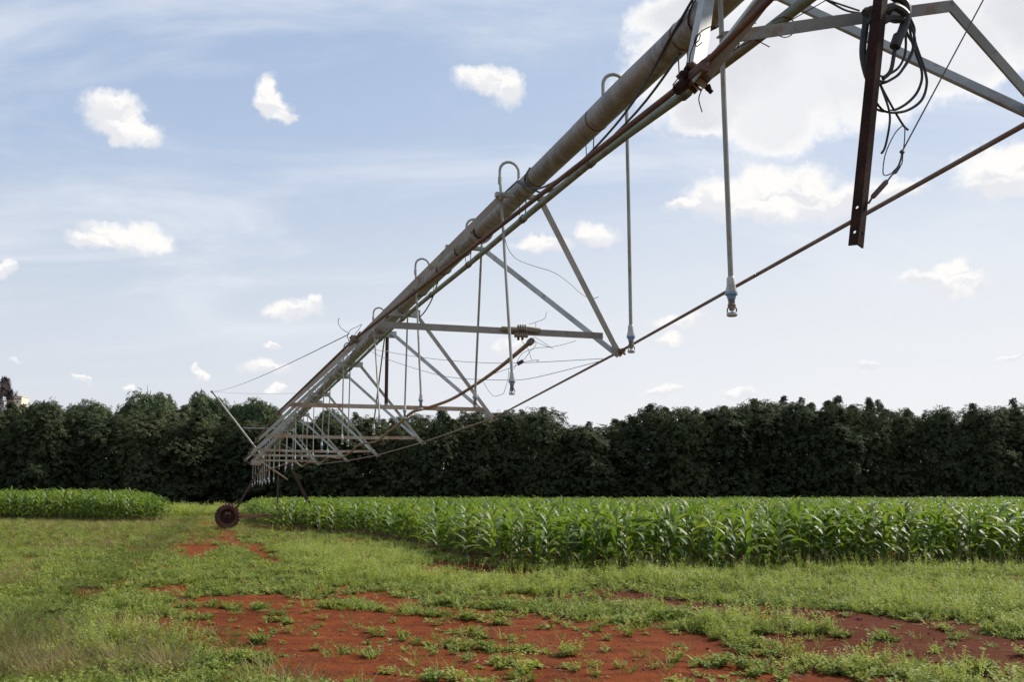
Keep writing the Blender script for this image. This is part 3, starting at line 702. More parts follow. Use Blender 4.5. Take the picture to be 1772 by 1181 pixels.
# ------------------------------------------------------------------ corn
def corn_leaf(L, w, rise, droop, seed):
    r_ = random.Random(seed); n = 8; V_ = []; tw = r_.uniform(-.5, .5); side = r_.uniform(-.08, .08)
    x = z = 0.0; a = rise
    for i in range(n+1):
        u = i/n; ww = 1.35*w*(.55+.9*u if u < .35 else (.865*(1-((u-.35)/.65)**2.2)+.004))
        tq = tw*u; fold = .35*ww*(1-u)+.10*ww
        wav = .012*math.sin(u*14+seed)
        for sg in (-1, 0, 1):
            V_.append((x-(math.sin(a)*0), sg*ww/2*math.cos(tq)+side*u*u, z+(fold if sg else 0)+sg*ww/2*math.sin(tq)+(wav if sg else 0)))
        x += math.cos(a)*L/n; z += math.sin(a)*L/n; a -= droop/n*(.5+1.2*u)
    F_ = []
    for i in range(n):
        for j in (0, 1): F_.append((i*3+j, i*3+j+1, (i+1)*3+j+1, (i+1)*3+j))
    return np.array(V_), np.array(F_)
LEAFS = [corn_leaf(L, w, ri, dr, i) for i, (L, w, ri, dr) in enumerate([(.62, .075, 1.15, 2.6), (.70, .08, 1.05, 2.9), (.55, .07, 1.25, 1.9), (.72, .085, .95, 2.4), (.60, .075, 1.2, 3.3), (.45, .05, 1.35, .9), (.66, .08, .8, 2.3), (.5, .06, 1.3, 1.4)])]
LMESH = [np_mesh('corn_leaf', v, f, [M_CORN], smooth=True) for v, f in LEAFS]
def stalk_vf(H=1.0):
    V_, F_ = [], []; n = 6; rr = [.013, .012, .011, .009, .007, .004]
    for i in range(n):
        for k in range(6): V_.append((rr[i]*math.cos(k*math.pi/3)+.01*math.sin(i*1.3), rr[i]*math.sin(k*math.pi/3), H*i/(n-1)))
    for i in range(n-1):
        for k in range(6): F_.append((i*6+k, i*6+(k+1) % 6, (i+1)*6+(k+1) % 6, (i+1)*6+k))
    return np.array(V_), np.array(F_)
SV_, SF_ = stalk_vf(); SMESH = np_mesh('corn_stalk', SV_, SF_, [M_STALK], smooth=True)
def leaf_plan(seed):
    r_ = random.Random(seed); out = []; a0 = r_.uniform(0, 6.28); n = r_.choice((9, 10, 10))
    for i in range(n):
        u = i/(n-1); z = .10+.80*u
        if i >= n-2: li = r_.choice((5, 7, 2)); 
        elif i < 2: li = r_.choice((6, 4, 0))
        else: li = r_.choice((0, 1, 2, 3, 4, 6))
        sc = (.62+.5*math.sin(math.pi*min(1, .15+u*.75)))*r_.uniform(.88, 1.1)
        out.append((li, z, a0+i*math.pi+r_.uniform(-.45, .45), sc))
    return out
# merged prototypes for the mass of the field
def merged_plant(seed):
    Vs, Fs, Ms = [SV_*np.array([1, 1, .98])], [SF_], [np.ones(len(SF_), int)]; off = len(SV_)
    for li, z, a, sc in leaf_plan(seed):
        v, f = LEAFS[li]; c, s_ = math.cos(a), math.sin(a)
        w = v*sc; w = np.stack([w[:, 0]*c-w[:, 1]*s_, w[:, 0]*s_+w[:, 1]*c, w[:, 2]+z], 1)
        Vs.append(w); Fs.append(f+off); Ms.append(np.zeros(len(f), int)); off += len(v)
    me = np_mesh('corn_plant_mesh', np.concatenate(Vs), np.concatenate(Fs), [M_CORN, M_STALK], np.concatenate(Ms), True)
    return me
HID = {}
def protos(name, meshes):
    c = bpy.data.collections.new(name+'_source'); 
    for i, me in enumerate(meshes): o = bpy.data.objects.new('%s_%02d' % (name, i), me); c.objects.link(o)
    return c
def scatter(name, pts, rots, scl, idx, coll, label, cat=None, link=True):
    n = len(pts); me = bpy.data.meshes.new(name); me.vertices.add(n); me.vertices.foreach_set('co', np.asarray(pts, np.float32).ravel())
    a = me.attributes.new('rot', 'FLOAT_VECTOR', 'POINT'); a.data.foreach_set('vector', np.asarray(rots, np.float32).ravel())
    a = me.attributes.new('scl', 'FLOAT_VECTOR', 'POINT'); a.data.foreach_set('vector', np.asarray(scl, np.float32).ravel())
    a = me.attributes.new('idx', 'INT', 'POINT'); a.data.foreach_set('value', np.asarray(idx, np.int32))
    o = bpy.data.objects.new(name, me); COL.objects.link(o)
    g = bpy.data.node_groups.new(name+'_nodes', 'GeometryNodeTree')
    g.interface.new_socket('Geometry', in_out='INPUT', socket_type='NodeSocketGeometry'); g.interface.new_socket('Geometry', in_out='OUTPUT', socket_type='NodeSocketGeometry')
    i_ = g.nodes.new('NodeGroupInput'); o_ = g.nodes.new('NodeGroupOutput'); ip = g.nodes.new('GeometryNodeInstanceOnPoints'); ci = g.nodes.new('GeometryNodeCollectionInfo')
    ci.inputs[0].default_value = coll; ci.inputs['Separate Children'].default_value = True; ci.inputs['Reset Children'].default_value = True
    def attr(nm, dt):
        q = g.nodes.new('GeometryNodeInputNamedAttribute'); q.data_type = dt; q.inputs[0].default_value = nm
        return [s for s in q.outputs if s.enabled and s.name == 'Attribute'][0]
    g.links.new(i_.outputs[0], ip.inputs['Points']); g.links.new(ci.outputs[0], ip.inputs['Instance']); ip.inputs['Pick Instance'].default_value = True
    g.links.new(attr('idx', 'INT'), ip.inputs['Instance Index'])
    er = g.nodes.new('FunctionNodeEulerToRotation'); g.links.new(attr('rot', 'FLOAT_VECTOR'), er.inputs[0]); g.links.new(er.outputs[0], ip.inputs['Rotation'])
    g.links.new(attr('scl', 'FLOAT_VECTOR'), ip.inputs['Scale']); g.links.new(ip.outputs[0], o_.inputs[0])
    md = o.modifiers.new('scatter', 'NODES'); md.node_group = g
    tag(o, label, cat, None, 'stuff'); return o
def inpoly(x, y, P):
    r_ = np.zeros(x.shape, bool); j = len(P)-1
    for i in range(len(P)):
        xi, yi = P[i]; xj, yj = P[j]
        r_ ^= ((yi > y) != (yj > y)) & (x < (xj-xi)*(y-yi)/(yj-yi+1e-12)+xi); j = i
    return r_
RF = [(-.45, 19.2), (-1.2, 22.5), (-2.8, 28.4), (-5.2, 34.6), (-8.0, 38.2), (-9.4, 39.3), (-10.6, 43), (-13.2, 50), (-16, 60), (-19, 79), (60, 79), (60, 20.3), (20, 20.1), (8, 19.9), (2, 19.5)]
LF = [(-17.6, 50.5), (-20, 49.5), (-30, 56), (-70, 58), (-70, 79), (-30, 79), (-25, 68), (-20.6, 57)]
Y, X = np.meshgrid(np.arange(18.9, 79, .78), np.arange(-70, 60, .30), indexing='ij')
row = np.broadcast_to(np.arange(Y.shape[0])[:, None], Y.shape).ravel()
X = (X+rng.uniform(-.07, .07, X.shape)).ravel(); Y = (Y+rng.uniform(-.06, .06, Y.shape)).ravel()
inR = inpoly(X, Y, RF); inL = inpoly(X, Y, LF); vis = (np.abs(X) < .56*Y+5) & (rng.random(X.shape) > .06)
k_ = (inR | inL) & vis; X, Y, row, inR = X[k_], Y[k_], row[k_], inR[k_]
Z = gh(X, Y); H = np.where(inR, np.interp(Y, [20, 23, 30, 60], [1.0, 1.03, .98, .93]), 1.33*np.interp(X/Y, [-.46, -.39, -.345], [1, .97, .72]))*rng.uniform(.80, 1.12, X.shape)
H *= .88+.24*fbm(X*.5, Y*.5, 2); HW = .62+.66*H/np.where(inR, .93, 1.0)
onframe = inR & (np.abs(X) < .53*Y) & (Y < 30)
key = np.where(onframe, Y+np.abs(X)*.0, 1e6); order = np.argsort(key)[:290]
sel = np.zeros(X.shape, bool); sel[order] = True
xr = rng.random((len(X), 4))
NP_ = 6; corncol = protos('corn_plant', [merged_plant(100+i) for i in range(NP_)])
q_ = ~sel; n = q_.sum()
scatter('corn_field', np.stack([X, Y, Z], 1)[q_], np.stack([(xr[:, 0]-.5)*.14, (xr[:, 1]-.5)*.14, xr[:, 2]*6.283], 1)[q_], np.stack([HW, HW, H], 1)[q_], (xr[:, 3]*NP_).astype(int)[q_], corncol, 'dense field of young green corn filling the middle distance', 'corn field')
firstrow = row[sel].min()
plans = [leaf_plan(100+i) for i in range(NP_)]
gname = 'corn plants at the near edge of the right field'
for n_, i in enumerate(np.nonzero(sel)[0]):
    e = bpy.data.objects.new('corn_plant', None); COL.objects.link(e)
    e.location = (X[i], Y[i], Z[i]); e.rotation_euler = ((xr[i, 0]-.5)*.14, (xr[i, 1]-.5)*.14, xr[i, 2]*6.283); e.scale = (HW[i], HW[i], H[i])
    r0 = Y[i]-np.interp(X[i], [-.5, 2, 8, 20], [19.2, 19.5, 19.9, 20.1])
    pxx = CX+FPX*X[i]/Y[i]
    zone = 'near the field corner' if pxx < 1000 else 'below the second nearest nozzle' if pxx < 1150 else 'below the nearest nozzle' if pxx < 1360 else 'below the hanging rusty post' if pxx < 1580 else 'near the right edge of photo'
    if X[i] < -.5: lb, gg = 'green corn plant along the slanting left edge of the right-hand field', 'corn plants on the slanting left edge'
    elif r0 < .75: lb, gg = 'outermost row corn plant, stalk exposed, '+zone, 'outermost row corn '+zone
    elif r0 < 1.5: lb, gg = 'corn plant in the second row, '+zone, 'second row corn '+zone
    else: lb, gg = 'inner corn plant, only upper leaves showing, '+zone, 'inner near row corn '+zone
    tag(e, lb, 'corn plant', gg)
    so = bpy.data.objects.new('stalk', SMESH); so.parent = e; COL.objects.link(so)
    for li, z, a, sc in plans[int(xr[i, 3]*NP_)]:
        lo = bpy.data.objects.new('leaf', LMESH[li]); lo.parent = e; lo.location = (0, 0, z); lo.rotation_euler = (0, 0, a+rng.uniform(-.2, .2)); lo.scale = (sc, sc, sc); COL.objects.link(lo)

# ------------------------------------------------------------------ weeds, grass, litter
def blades(n, h, w, spread, lean, seed, bend=.5, seg=3):
    r_ = np.random.default_rng(seed); Vs, Fs = [], []; off = 0
    for i in range(n):
        a = r_.uniform(0, 6.28); rad = spread*math.sqrt(r_.random()); bx, by = rad*math.cos(a), rad*math.sin(a)
        a2 = a+r_.uniform(-.8, .8); hh = h*r_.uniform(.5, 1.1); ln = lean*r_.uniform(.3, 1.3); px, py = -math.sin(a2), math.cos(a2)
        for j in range(seg+1):
            u = j/seg; ww = w*(1-u)**.7/2+.0004; o = ln*hh*u+bend*hh*u*u*ln
            x, y, z = bx+math.cos(a2)*o, by+math.sin(a2)*o, hh*(u-.25*bend*u*u*ln)
            Vs += [(x-px*ww, y-py*ww, z), (x+px*ww, y+py*ww, z)]
        for j in range(seg): Fs.append((off+2*j, off+2*j+1, off+2*j+3, off+2*j+2))
        off += 2*(seg+1)
    return np.array(Vs), np.array(Fs)
def herb(nst, h, leafn, ll, lw, spread, seed, flowers=0):
    """stems carrying many small leaflets"""
    r_ = np.random.default_rng(seed); Vs, Fs, Ms = [], [], []; off = 0
    for i in range(nst):
        a = r_.uniform(0, 6.28); rad = spread*.35*math.sqrt(r_.random()); b0 = np.array([rad*math.cos(a), rad*math.sin(a), 0])
        hh = h*r_.uniform(.55, 1.1); ln = r_.uniform(.15, .9)
        tipp = b0+np.array([math.cos(a)*ln*spread, math.sin(a)*ln*spread, hh])
        Vs += [b0+[-.002, 0, 0], b0+[.002, 0, 0], tipp+[.001, 0, 0], tipp-[.001, 0, 0]]; Fs.append((off, off+1, off+2, off+3)); Ms.append(0); off += 4
        for j in range(leafn):
            u = .12+.88*(j+r_.random())/leafn; c = b0*(1-u)+tipp*u; la = r_.uniform(0, 6.28); up_ = r_.uniform(-.2, .9)
            d = np.array([math.cos(la), math.sin(la), up_]); d /= np.linalg.norm(d); s_ = np.array([-math.sin(la), math.cos(la), r_.uniform(-.5, .5)])
            L_ = ll*r_.uniform(.6, 1.2)*(1.15-.5*u); w_ = lw*r_.uniform(.7, 1.2)
            Vs += [c, c+d*L_*.5+s_*w_/2, c+d*L_, c+d*L_*.5-s_*w_/2]; Fs.append((off, off+1, off+2, off+3)); Ms.append(0); off += 4
        if i < flowers:
            for j in range(3):
                c = tipp+r_.uniform(-.02, .02, 3)+[0, 0, .01]; Vs += [c+[-.005, 0, 0], c+[0, -.005, .002], c+[.005, 0, 0], c+[0, .005, .002]]; Fs.append((off, off+1, off+2, off+3)); Ms.append(1); off += 4
    return np.array(Vs, float), np.array(Fs), np.array(Ms)
def rosette(n, L, w, seed):
    r_ = np.random.default_rng(seed); Vs, Fs = [], []; off = 0
    for i in range(n):
        a = i*2.4+r_.uniform(-.3, .3); up_ = r_.uniform(.2, 1.1); l = L*r_.uniform(.6, 1.1); c, s_ = math.cos(a), math.sin(a)
        for u, ww in ((.0, .15), (.35, .9), (.7, 1), (1, .08)):
            r = l*u*math.cos(up_*.7); z = l*(u*math.sin(up_)-.35*u*u)+.01
            Vs += [(c*r-s_*w*ww/2, s_*r+c*w*ww/2, z), (c*r+s_*w*ww/2, s_*r-c*w*ww/2, z)]
        for j in range(3): Fs.append((off+2*j, off+2*j+1, off+2*j+3, off+2*j+2))
        off += 8
    return np.array(Vs), np.array(Fs)
PW = []
for i in range(4): v, f, mi = herb(15, .24, 10, .055, .022, .17, 200+i, 5); PW.append(np_mesh('weed', v, f, [M_WEED, M_FLOWER], mi))
for i in range(2): v, f, mi = herb(7, .42, 14, .05, .014, .16, 220+i, 4); PW.append(np_mesh('tall_weed', v, f, [M_WEED, M_FLOWER], mi))
PL = []
for i in range(3): v, f, mi = herb(11, .11, 8, .050, .032, .13, 300+i, 2 if i == 0 else 0); PL.append(np_mesh('low_herb', v, f, [M_LOW, M_FLOWER], mi))
for i in range(2): v, f = rosette(13, .11, .035, 310+i); PL.append(np_mesh('rosette', v, f, [M_LOW], smooth=True))
PG = [np_mesh('grass', *blades(18, .11, .009, .09, .9, 400+i), [M_GRASS]) for i in range(3)]+[np_mesh('grass', *blades(18, .17, .009, .06, .9, 410+i), [M_LOW]) for i in range(2)]
PT_ = [np_mesh('tall_grass', *blades(34, .34, .012, .13, .6, 500+i, .9, 4), [M_GRASS]) for i in range(2)]+[np_mesh('dry_grass', *blades(28, .30, .011, .13, .7, 510+i, .9, 4), [M_DRY]) for i in range(2)]
def straw(seed):
    r_ = np.random.default_rng(seed); Vs, Fs = [], []
    for i in range(5):
        a = r_.uniform(0, 6.28); l = r_.uniform(.04, .13); c = r_.uniform(-.1, .1, 2); d = np.array([math.cos(a), math.sin(a)])*l/2; w = np.array([-d[1], d[0]])/l*.006
        for q in (c-d-w, c-d+w, c+d+w, c+d-w): Vs.append((*q, .012+r_.uniform(0, .01)))
        Fs.append(tuple(range(4*i, 4*i+4)))
    return np.array(Vs), np.array(Fs)
PS = [np_mesh('straw', *straw(600+i), [M_STRAW]) for i in range(3)]
def clod(seed):
    import bmesh
    r_ = random.Random(seed); bm = bmesh.new(); bmesh.ops.create_icosphere(bm, subdivisions=2, radius=1)
    for v in bm.verts: v.co *= r_.uniform(.72, 1.12); v.co.z *= .7
    me = bpy.data.meshes.new('clod'); bm.to_mesh(me); bm.free(); return me
M_CLOD = worn('red_soil_clod', (.12, .028, .011), (.08, .019, .009), (.07, .018, .009), .4, 2, .95)
PC = []
for i in range(3): me = clod(700+i); me.materials.append(M_CLOD); PC.append(me)
cdry = protos('dry_tuft', PT_[2:])
cw, cl, cg, ct, cs, cc = protos('weed', PW), protos('low_herb', PL), protos('grass_tuft', PG), protos('tall_grass', PT_), protos('straw', PS), protos('soil_clod', PC)

def candidates(dens, y0, y1, seed):
    r_ = np.random.default_rng(seed); n = int(dens*(y1-y0)*2*(.56*y1+1.5)); x = r_.uniform(-1, 1, n)*(.56*y1+1.5); y = r_.uniform(y0, y1, n)
    k = np.abs(x) < .56*y+1.5; return x[k], y[k], r_
def mk(name, coll, ncol, x, y, r_, s0, s1, label, cat, tilt=.15, lo=0, sz=None):
    n = len(x); sz = 1-.45*np.clip(soil(x, y)*1.3, 0, 1)*r_.uniform(.5, 1.2, n) if sz is None else sz; s = r_.uniform(s0, s1, n)*(sz if sz is not None else 1)
    return scatter(name, np.stack([x, y, gh(x, y)-.005], 1), np.stack([r_.uniform(-tilt, tilt, n), r_.uniform(-tilt, tilt, n), r_.uniform(0, 6.28, n)], 1), np.stack([s, s, s*r_.uniform(.8, 1.15, n)], 1), lo+(r_.random(n)*ncol).astype(int), coll, label, cat)
def cat3(parts): return [np.concatenate(z) for z in zip(*parts)]
def gen(d_near, d_mid, d_far, seed):
    a = []
    for d, y0, y1, q in ((d_near, 6.8, 14, 0), (d_mid, 14, 26, 1), (d_far, 26, 62, 2)):
        x, y, r_ = candidates(d, y0, y1, seed+q); a.append((x, y, r_.random(len(x))))
    return cat3(a)+[np.random.default_rng(seed+9)]
incorn = lambda x, y: inpoly(x, y, RF) | inpoly(x, y, LF)
# lush weed belt beside the corn and on the right
RFX = [(-1.1, 18.2), (-2.1, 22.5), (-3.7, 28), (-6.1, 34.2), (-9, 38), (-10.5, 39), (-12, 44), (-20, 60), (60, 60), (60, 19.7), (20, 19.5), (8, 19.2), (2, 18.7)]
belt = []
for P, w in (([(1000,1000),(1150,985),(1400,992),(1772,985),(1900,985)], 1.3), ([(1150,1010),(1450,1025),(1772,1030),(1900,1035)], 1.0), ([(620,985),(700,1000),(850,1020),(960,1030)], .9), ([(560,950),(640,975),(700,1005)], 1.4), ([(1300,1100),(1420,1130),(1500,1165)], .55), ([(1260,1085),(1450,1100)], .35), ([(1500,1178),(1650,1175),(1772,1190)], .4), ([(700,1095),(860,1090)], .12), ([(240,1080),(330,1110),(160,1130)], .5), ([(1200,1120),(1300,1140)], .3), ([(640,960),(720,985)], 1.0), ([(1560,1060),(1772,1050)], .6)):
    belt.append((np.array([ground_px(*p) for p in P]), w))
def weedness(x, y):
    m = np.zeros_like(x)
    for P, w in belt:
        for a, b_ in zip(P[:-1], P[1:]):
            ab = b_-a; tt = np.clip(((x-a[0])*ab[0]+(y-a[1])*ab[1])/(ab@ab), 0, 1); dd = np.hypot(x-a[0]-tt*ab[0], y-a[1]-tt*ab[1])
            m = np.maximum(m, np.clip(1.5-dd/w, 0, 1))
    return m
x, y, r1, r_ = gen(26, 17, 5, 1000); sl = soil(x, y); wd = weedness(x, y)
pr = np.clip(wd*1.0+.10*(fbm(x*.8, y*.8, 3) > .55), 0, 1)*np.clip(1.2-sl*2.1, 0.02, 1); k = (r1 < pr) & ~inpoly(x, y, RFX) & (y < 45)
mk('weed_patch', cw, 6, x[k], y[k], r_, .65, 1.15, 'pale yellow-green feathery weeds with tiny white flowers', 'weeds')
x, y, r1, r_ = gen(100, 52, 15, 2000); sl = soil(x, y); k = (r1 < np.clip(.82-sl*1.35+1.3*(fbm(x*3.4, y*3.4, 4)-.5), 0.05, 1)) & ~(incorn(x, y) & (y > 21.5))
mk('low_herbs', cl, 5, x[k], y[k], r_, .55, 1.2, 'low green herbs and seedlings spread over the red soil', 'ground cover')
x, y, r1, r_ = gen(70, 34, 9, 3000); sl = soil(x, y); k = (r1 < np.clip(.74-sl*2.0+.9*(fbm(x*1.6, y*1.6, 3)-.5), 0.035, 1)) & ~(incorn(x, y) & (y > 21))
mk('short_grass', cg, 5, x[k], y[k], r_, .6, 1.25, 'short grass growing across the open field', 'grass')
# tall tufts at lower left
x, y, r_ = candidates(34, 7, 14, 4000); wt = np.clip(1.3-np.hypot((x+4.6)/1.7, (y-9.6)/1.9), 0, 1)+.8*np.clip(1-np.hypot((x+2.2)/.8, (y-8.3)/.5), 0, 1); k = r_.random(len(x)) < wt*.9
xt, yt = x[k], y[k]; x, y, r2 = candidates(3.5, 14, 58, 4100); wt = .35*np.clip((-x-6)/4, 0, 1); k = r2.random(len(x)) < wt
xt = np.r_[xt, x[k]]; yt = np.r_[yt, y[k]]; k = ~incorn(xt, yt)
mk('tall_grass', ct, 4, xt[k], yt[k], r2, .5, 1.05, 'taller grass tufts, partly dry, at the lower left', 'tall grass')
x, y, r1, r_ = gen(11, 5, 1, 5000); sl = soil(x, y); k = (r1 < .10+.6*sl)
mk('straw_litter', cs, 3, x[k], y[k], r_, .7, 1.3, 'bits of dry straw scattered on the soil', 'litter')
x, y, r1, r_ = gen(40, 16, 0, 6000); sl = soil(x, y); k = (r1 < sl*.8) & (y < 24)
mk('soil_clods', cc, 3, x[k], y[k], r_, .006, .028, 'small crumbs of red soil on the bare tracks', 'soil', 3)
x, y, r_ = candidates(30, 12, 17, 6100); w_ = soil(x, y)*(x > .3); k = (r_.random(len(x)) < w_)
mk('soil_lumps', cc, 3, x[k], y[k], r_, .03, .075, 'fist-sized lumps of ploughed dark red soil on the right', 'soil', 3)
dx_, dy_, r_ = [], [], np.random.default_rng(4200)
for (px0, px1, py0, py1, n0) in ((0, 300, 898, 916, 260), (0, 170, 1110, 1181, 150), (0, 60, 985, 1015, 60), (215, 330, 1140, 1181, 30)):
    for _ in range(n0):
        a_, c_ = ground_px(r_.uniform(px0, px1), r_.uniform(py0, py1)); dx_.append(a_); dy_.append(c_)
dx_, dy_ = np.array(dx_), np.array(dy_)
g_ = scatter('dry_grass', np.stack([dx_, dy_, gh(dx_, dy_)-.01], 1), np.stack([r_.uniform(-.2, .2, len(dx_)), r_.uniform(-.2, .2, len(dx_)), r_.uniform(0, 6.28, len(dx_))], 1), np.repeat(r_.uniform(.4, .85, len(dx_))[:, None], 3, 1), 0+(r_.random(len(dx_))*2).astype(int), cdry, 'tan dry grass patches on the left side of the field', 'dry grass')
# low young growth between the two corn blocks
x, y, r_ = candidates(2.2, 60, 80, 7000); k = (~incorn(x, y)) & (x > -27) & (x < -10)
mk('far_growth', cw, 4, x[k], y[k], r_, 2.0, 3.2, 'bright low growth between the two corn blocks', 'undergrowth')
# broad-leaved plant at lower left
gx_, gy_ = ground_px(250, 1108); v, f = rosette(22, .30, .085, 77)
bo = bpy.data.objects.new('broadleaf_weed', np_mesh('broadleaf_weed', v, f, [M_LOW], smooth=True)); bo.location = (gx_, gy_, float(gh(gx_, gy_))); COL.objects.link(bo)
tag(bo, 'single broad-leaved green weed clump at the lower left edge of red soil', 'weed')

# ------------------------------------------------------------------ trees
def crown(seed, W_, H_, z0, lobes, nros, ll, lw, flat=False, nl=6, shell=.72):
    r_ = np.random.default_rng(seed); L_ = []
    for i in range(lobes):
        u = (i+.5)/lobes
        if flat: a = r_.uniform(0, 6.28); rad = W_*.5*math.sqrt(r_.random())*.8; z = z0+H_*.70*math.sqrt(max(0, 1-(rad/(W_*.5))**2))*(.75+.25*r_.random()); rr = np.array([W_*.19, W_*.19, H_*.16])
        else: a = i*2.4; z = z0+H_*(.08+.84*u); wr = W_*.5*(.62+.38*math.sin(math.pi*min(1, .25+u*.72)))*(1-.35*max(0, u-.75)/.25)*r_.uniform(.7, 1.15); rad = wr*r_.uniform(.35, .75); rr = np.array([1, 1, .8])*W_*r_.uniform(.12, .25)
        L_.append((np.array([rad*math.cos(a), rad*math.sin(a), z]), rr*r_.uniform(.85, 1.15)))
    topz = max(c[2]+rr[2] for c, rr in L_)
    for i in range(0 if flat else 16):
        c, rr = L_[r_.integers(len(L_)//2, len(L_))]; d = r_.normal(size=3); d[2] = abs(d[2])+.8; d /= np.linalg.norm(d)
        for q in (.9, 1.07): L_.append((c+d*rr*q, np.array([.34, .34, .30])*r_.uniform(.7, 1.4)))
    base_n = len(L_); vol = np.array([rr[0]*rr[1] for c, rr in L_]); pers = np.maximum(9, (nros*vol/vol.sum())).astype(int); C = []; N = []
    for (c, rr), per in zip(L_, pers):
        d = r_.normal(size=(per, 3)); d /= np.linalg.norm(d, axis=1)[:, None]; d[:, 2] = np.where(d[:, 2] < -.4, -d[:, 2], d[:, 2])
        rad = r_.uniform(shell, 1.08, (per, 1)); bump = 1+.18*np.sin(d[:, :1]*7+c[0])*np.cos(d[:, 1:2]*6+c[2]); C.append(c+d*rr*rad*bump); N.append(d)
    C = np.concatenate(C); N = np.concatenate(N); k = C[:, 2] > z0*.5; C, N = C[k], N[k]; n = len(C)
    up_ = np.array([0, 0, 1.0]); ax = N*.6+up_*.6+r_.normal(size=(n, 3))*.25; ax /= np.linalg.norm(ax, axis=1)[:, None]
    t1 = np.cross(ax, r_.normal(size=(n, 3))); t1 /= np.linalg.norm(t1, axis=1)[:, None]; t2 = np.cross(ax, t1)
    Vs = []
    sz = r_.uniform(.7, 1.3, (n, 1))
    for j in range(nl):
        a = 2*math.pi*j/nl+r_.uniform(-.35, .35, (n, 1)); o = t1*np.cos(a)+t2*np.sin(a); s_ = -t1*np.sin(a)+t2*np.cos(a)
        dr = ax*r_.uniform(-.55, .35, (n, 1)); l = ll*sz*r_.uniform(.7, 1.15, (n, 1))
        p0 = C+o*l*.12; pm = C+(o+dr*.3)*l*.6; p1 = C+(o+dr)*l
        Vs.append(np.stack([p0, pm+s_*lw*sz/2, p1, pm-s_*lw*sz/2], 1))
    V_ = np.concatenate(Vs).reshape(-1, 3); F_ = np.arange(len(V_)).reshape(-1, 4)
    return V_, F_
def trunk_mesh(seed, h, r0, spread):
    r_ = random.Random(seed); b = MB(); b.tube([(0, 0, -.3), (.05, .02, h*.3), (-.05, .08, h*.6), (.02, 0, h*.9)], [r0, r0*.8, r0*.6, r0*.2], 8)
    for i in range(7):
        a = i*2.4+r_.random(); z = h*(.2+.09*i); l = spread*r_.uniform(.6, 1); b.tube([(0, 0, z), (math.cos(a)*l*.5, math.sin(a)*l*.5, z+l*.4), (math.cos(a)*l, math.sin(a)*l, z+l*.9)], [r0*.4, r0*.28, r0*.08], 6)
    o = b.build('trunk', M_BARK, None, True, link=False); me = o.data; bpy.data.objects.remove(o); return me
CH = {}
def crown_mesh(V_, F_, m):
    me = np_mesh('crown', V_, F_, [m]); CH[me.name] = float(np.percentile(V_[:, 2], 99.3)); return me
CV = []
for i in range(6):
    V_, F_ = crown(900+i, 6.4+.5*(i%3), 9.0, .35, 34, 5600, .23, .10); CV.append(crown_mesh(V_, F_, M_TREE))
TM = [trunk_mesh(i, 8.0, .16, 1.9) for i in range(3)]
prof = [(-200, 716), (0, 702), (50, 707), (110, 722), (150, 720), (200, 727), (212, 738), (230, 727), (300, 722), (350, 728), (420, 737), (480, 730), (540, 722), (600, 728), (680, 724), (740, 720), (800, 722), (850, 716), (900, 714), (950, 720), (985, 740), (1050, 741), (1075, 712), (1120, 703), (1170, 710), (1215, 702), (1270, 700), (1300, 690), (1330, 686), (1370, 700), (1430, 699), (1500, 703), (1530, 712), (1590, 722), (1640, 712), (1700, 716), (1740, 710), (1800, 708), (2000, 705)]
def tree(x, y, top, wsc, seed, name, label, group, crowns=CV, base_h=9.3, cat='tree'):
    r_ = random.Random(seed); z = float(gh(x, y)); h = (top-z)/CH[crowns[seed % len(crowns)].name]
    e = empty(name, (x, y, z-.02), r_.uniform(0, 6.28)); e.scale = (wsc, wsc, h); tag(e, label, cat, group)
    c = bpy.data.objects.new('crown', crowns[seed % len(crowns)]); c.parent = e; COL.objects.link(c)
    q = bpy.data.objects.new('trunk', TM[seed % 3]); q.parent = e; COL.objects.link(q); return e
def hfrom(py, D): d = pix_dir(CX, py); return EYE+d.z/d.y*D
def xat(px, D): d = pix_dir(px, 720); return d.x/d.y*D
TG = 'dark trees of the windbreak behind the corn'
n_ = 0
for px in np.arange(-110, 1960, 62):
    D = 83+1.5*math.sin(n_*1.7); top = hfrom(np.interp(px, [a for a, _ in prof], [c for _, c in prof])+random.uniform(-11, 9), D)
    side = 'left of' if px < 480 else 'right of'
    lb = 'dark leafy tree in the front of the treeline, %s from the left' % ['first','second','third','fourth','fifth','sixth','seventh','eighth','ninth','tenth','eleventh','twelfth','thirteenth','fourteenth','fifteenth','sixteenth','seventeenth','eighteenth','nineteenth','twentieth','twenty-first','twenty-second','twenty-third','twenty-fourth','twenty-fifth','twenty-sixth','twenty-seventh','twenty-eighth','twenty-ninth','thirtieth','thirty-first','thirty-second','thirty-third','thirty-fourth'][n_]
    tree(xat(px, D), D, top, random.uniform(.72, 1.05), n_*5+1, 'dark_tree', lb, TG); n_ += 1
for px in np.arange(-130, 1980, 70):
    D = 89; top = hfrom(np.interp(px, [a for a, _ in prof], [c for _, c in prof])+3+random.uniform(-3, 6), D)
    tree(xat(px, D), D, top, 1.0, n_*5+2, 'dark_tree', 'dark tree mostly hidden in the back row of the treeline', 'trees in the back row of the windbreak'); n_ += 1
# shaded undergrowth at the foot of the treeline
r_ = np.random.default_rng(8100); n = 230; ux = np.linspace(-62, 66, n)+r_.uniform(-.4, .4, n); uy = r_.uniform(84.5, 93, n)
us = r_.uniform(.24, .36, n); cu = protos('undergrowth', CV[:3])
scatter('undergrowth', np.stack([ux, uy, gh(ux, uy)-.1], 1), np.stack([ux*0, ux*0, r_.uniform(0, 6.28, n)], 1), np.stack([us*1.25, us*1.25, us], 1), (r_.random(n)*3).astype(int), cu, 'dark bushy undergrowth at the foot of the treeline', 'undergrowth')
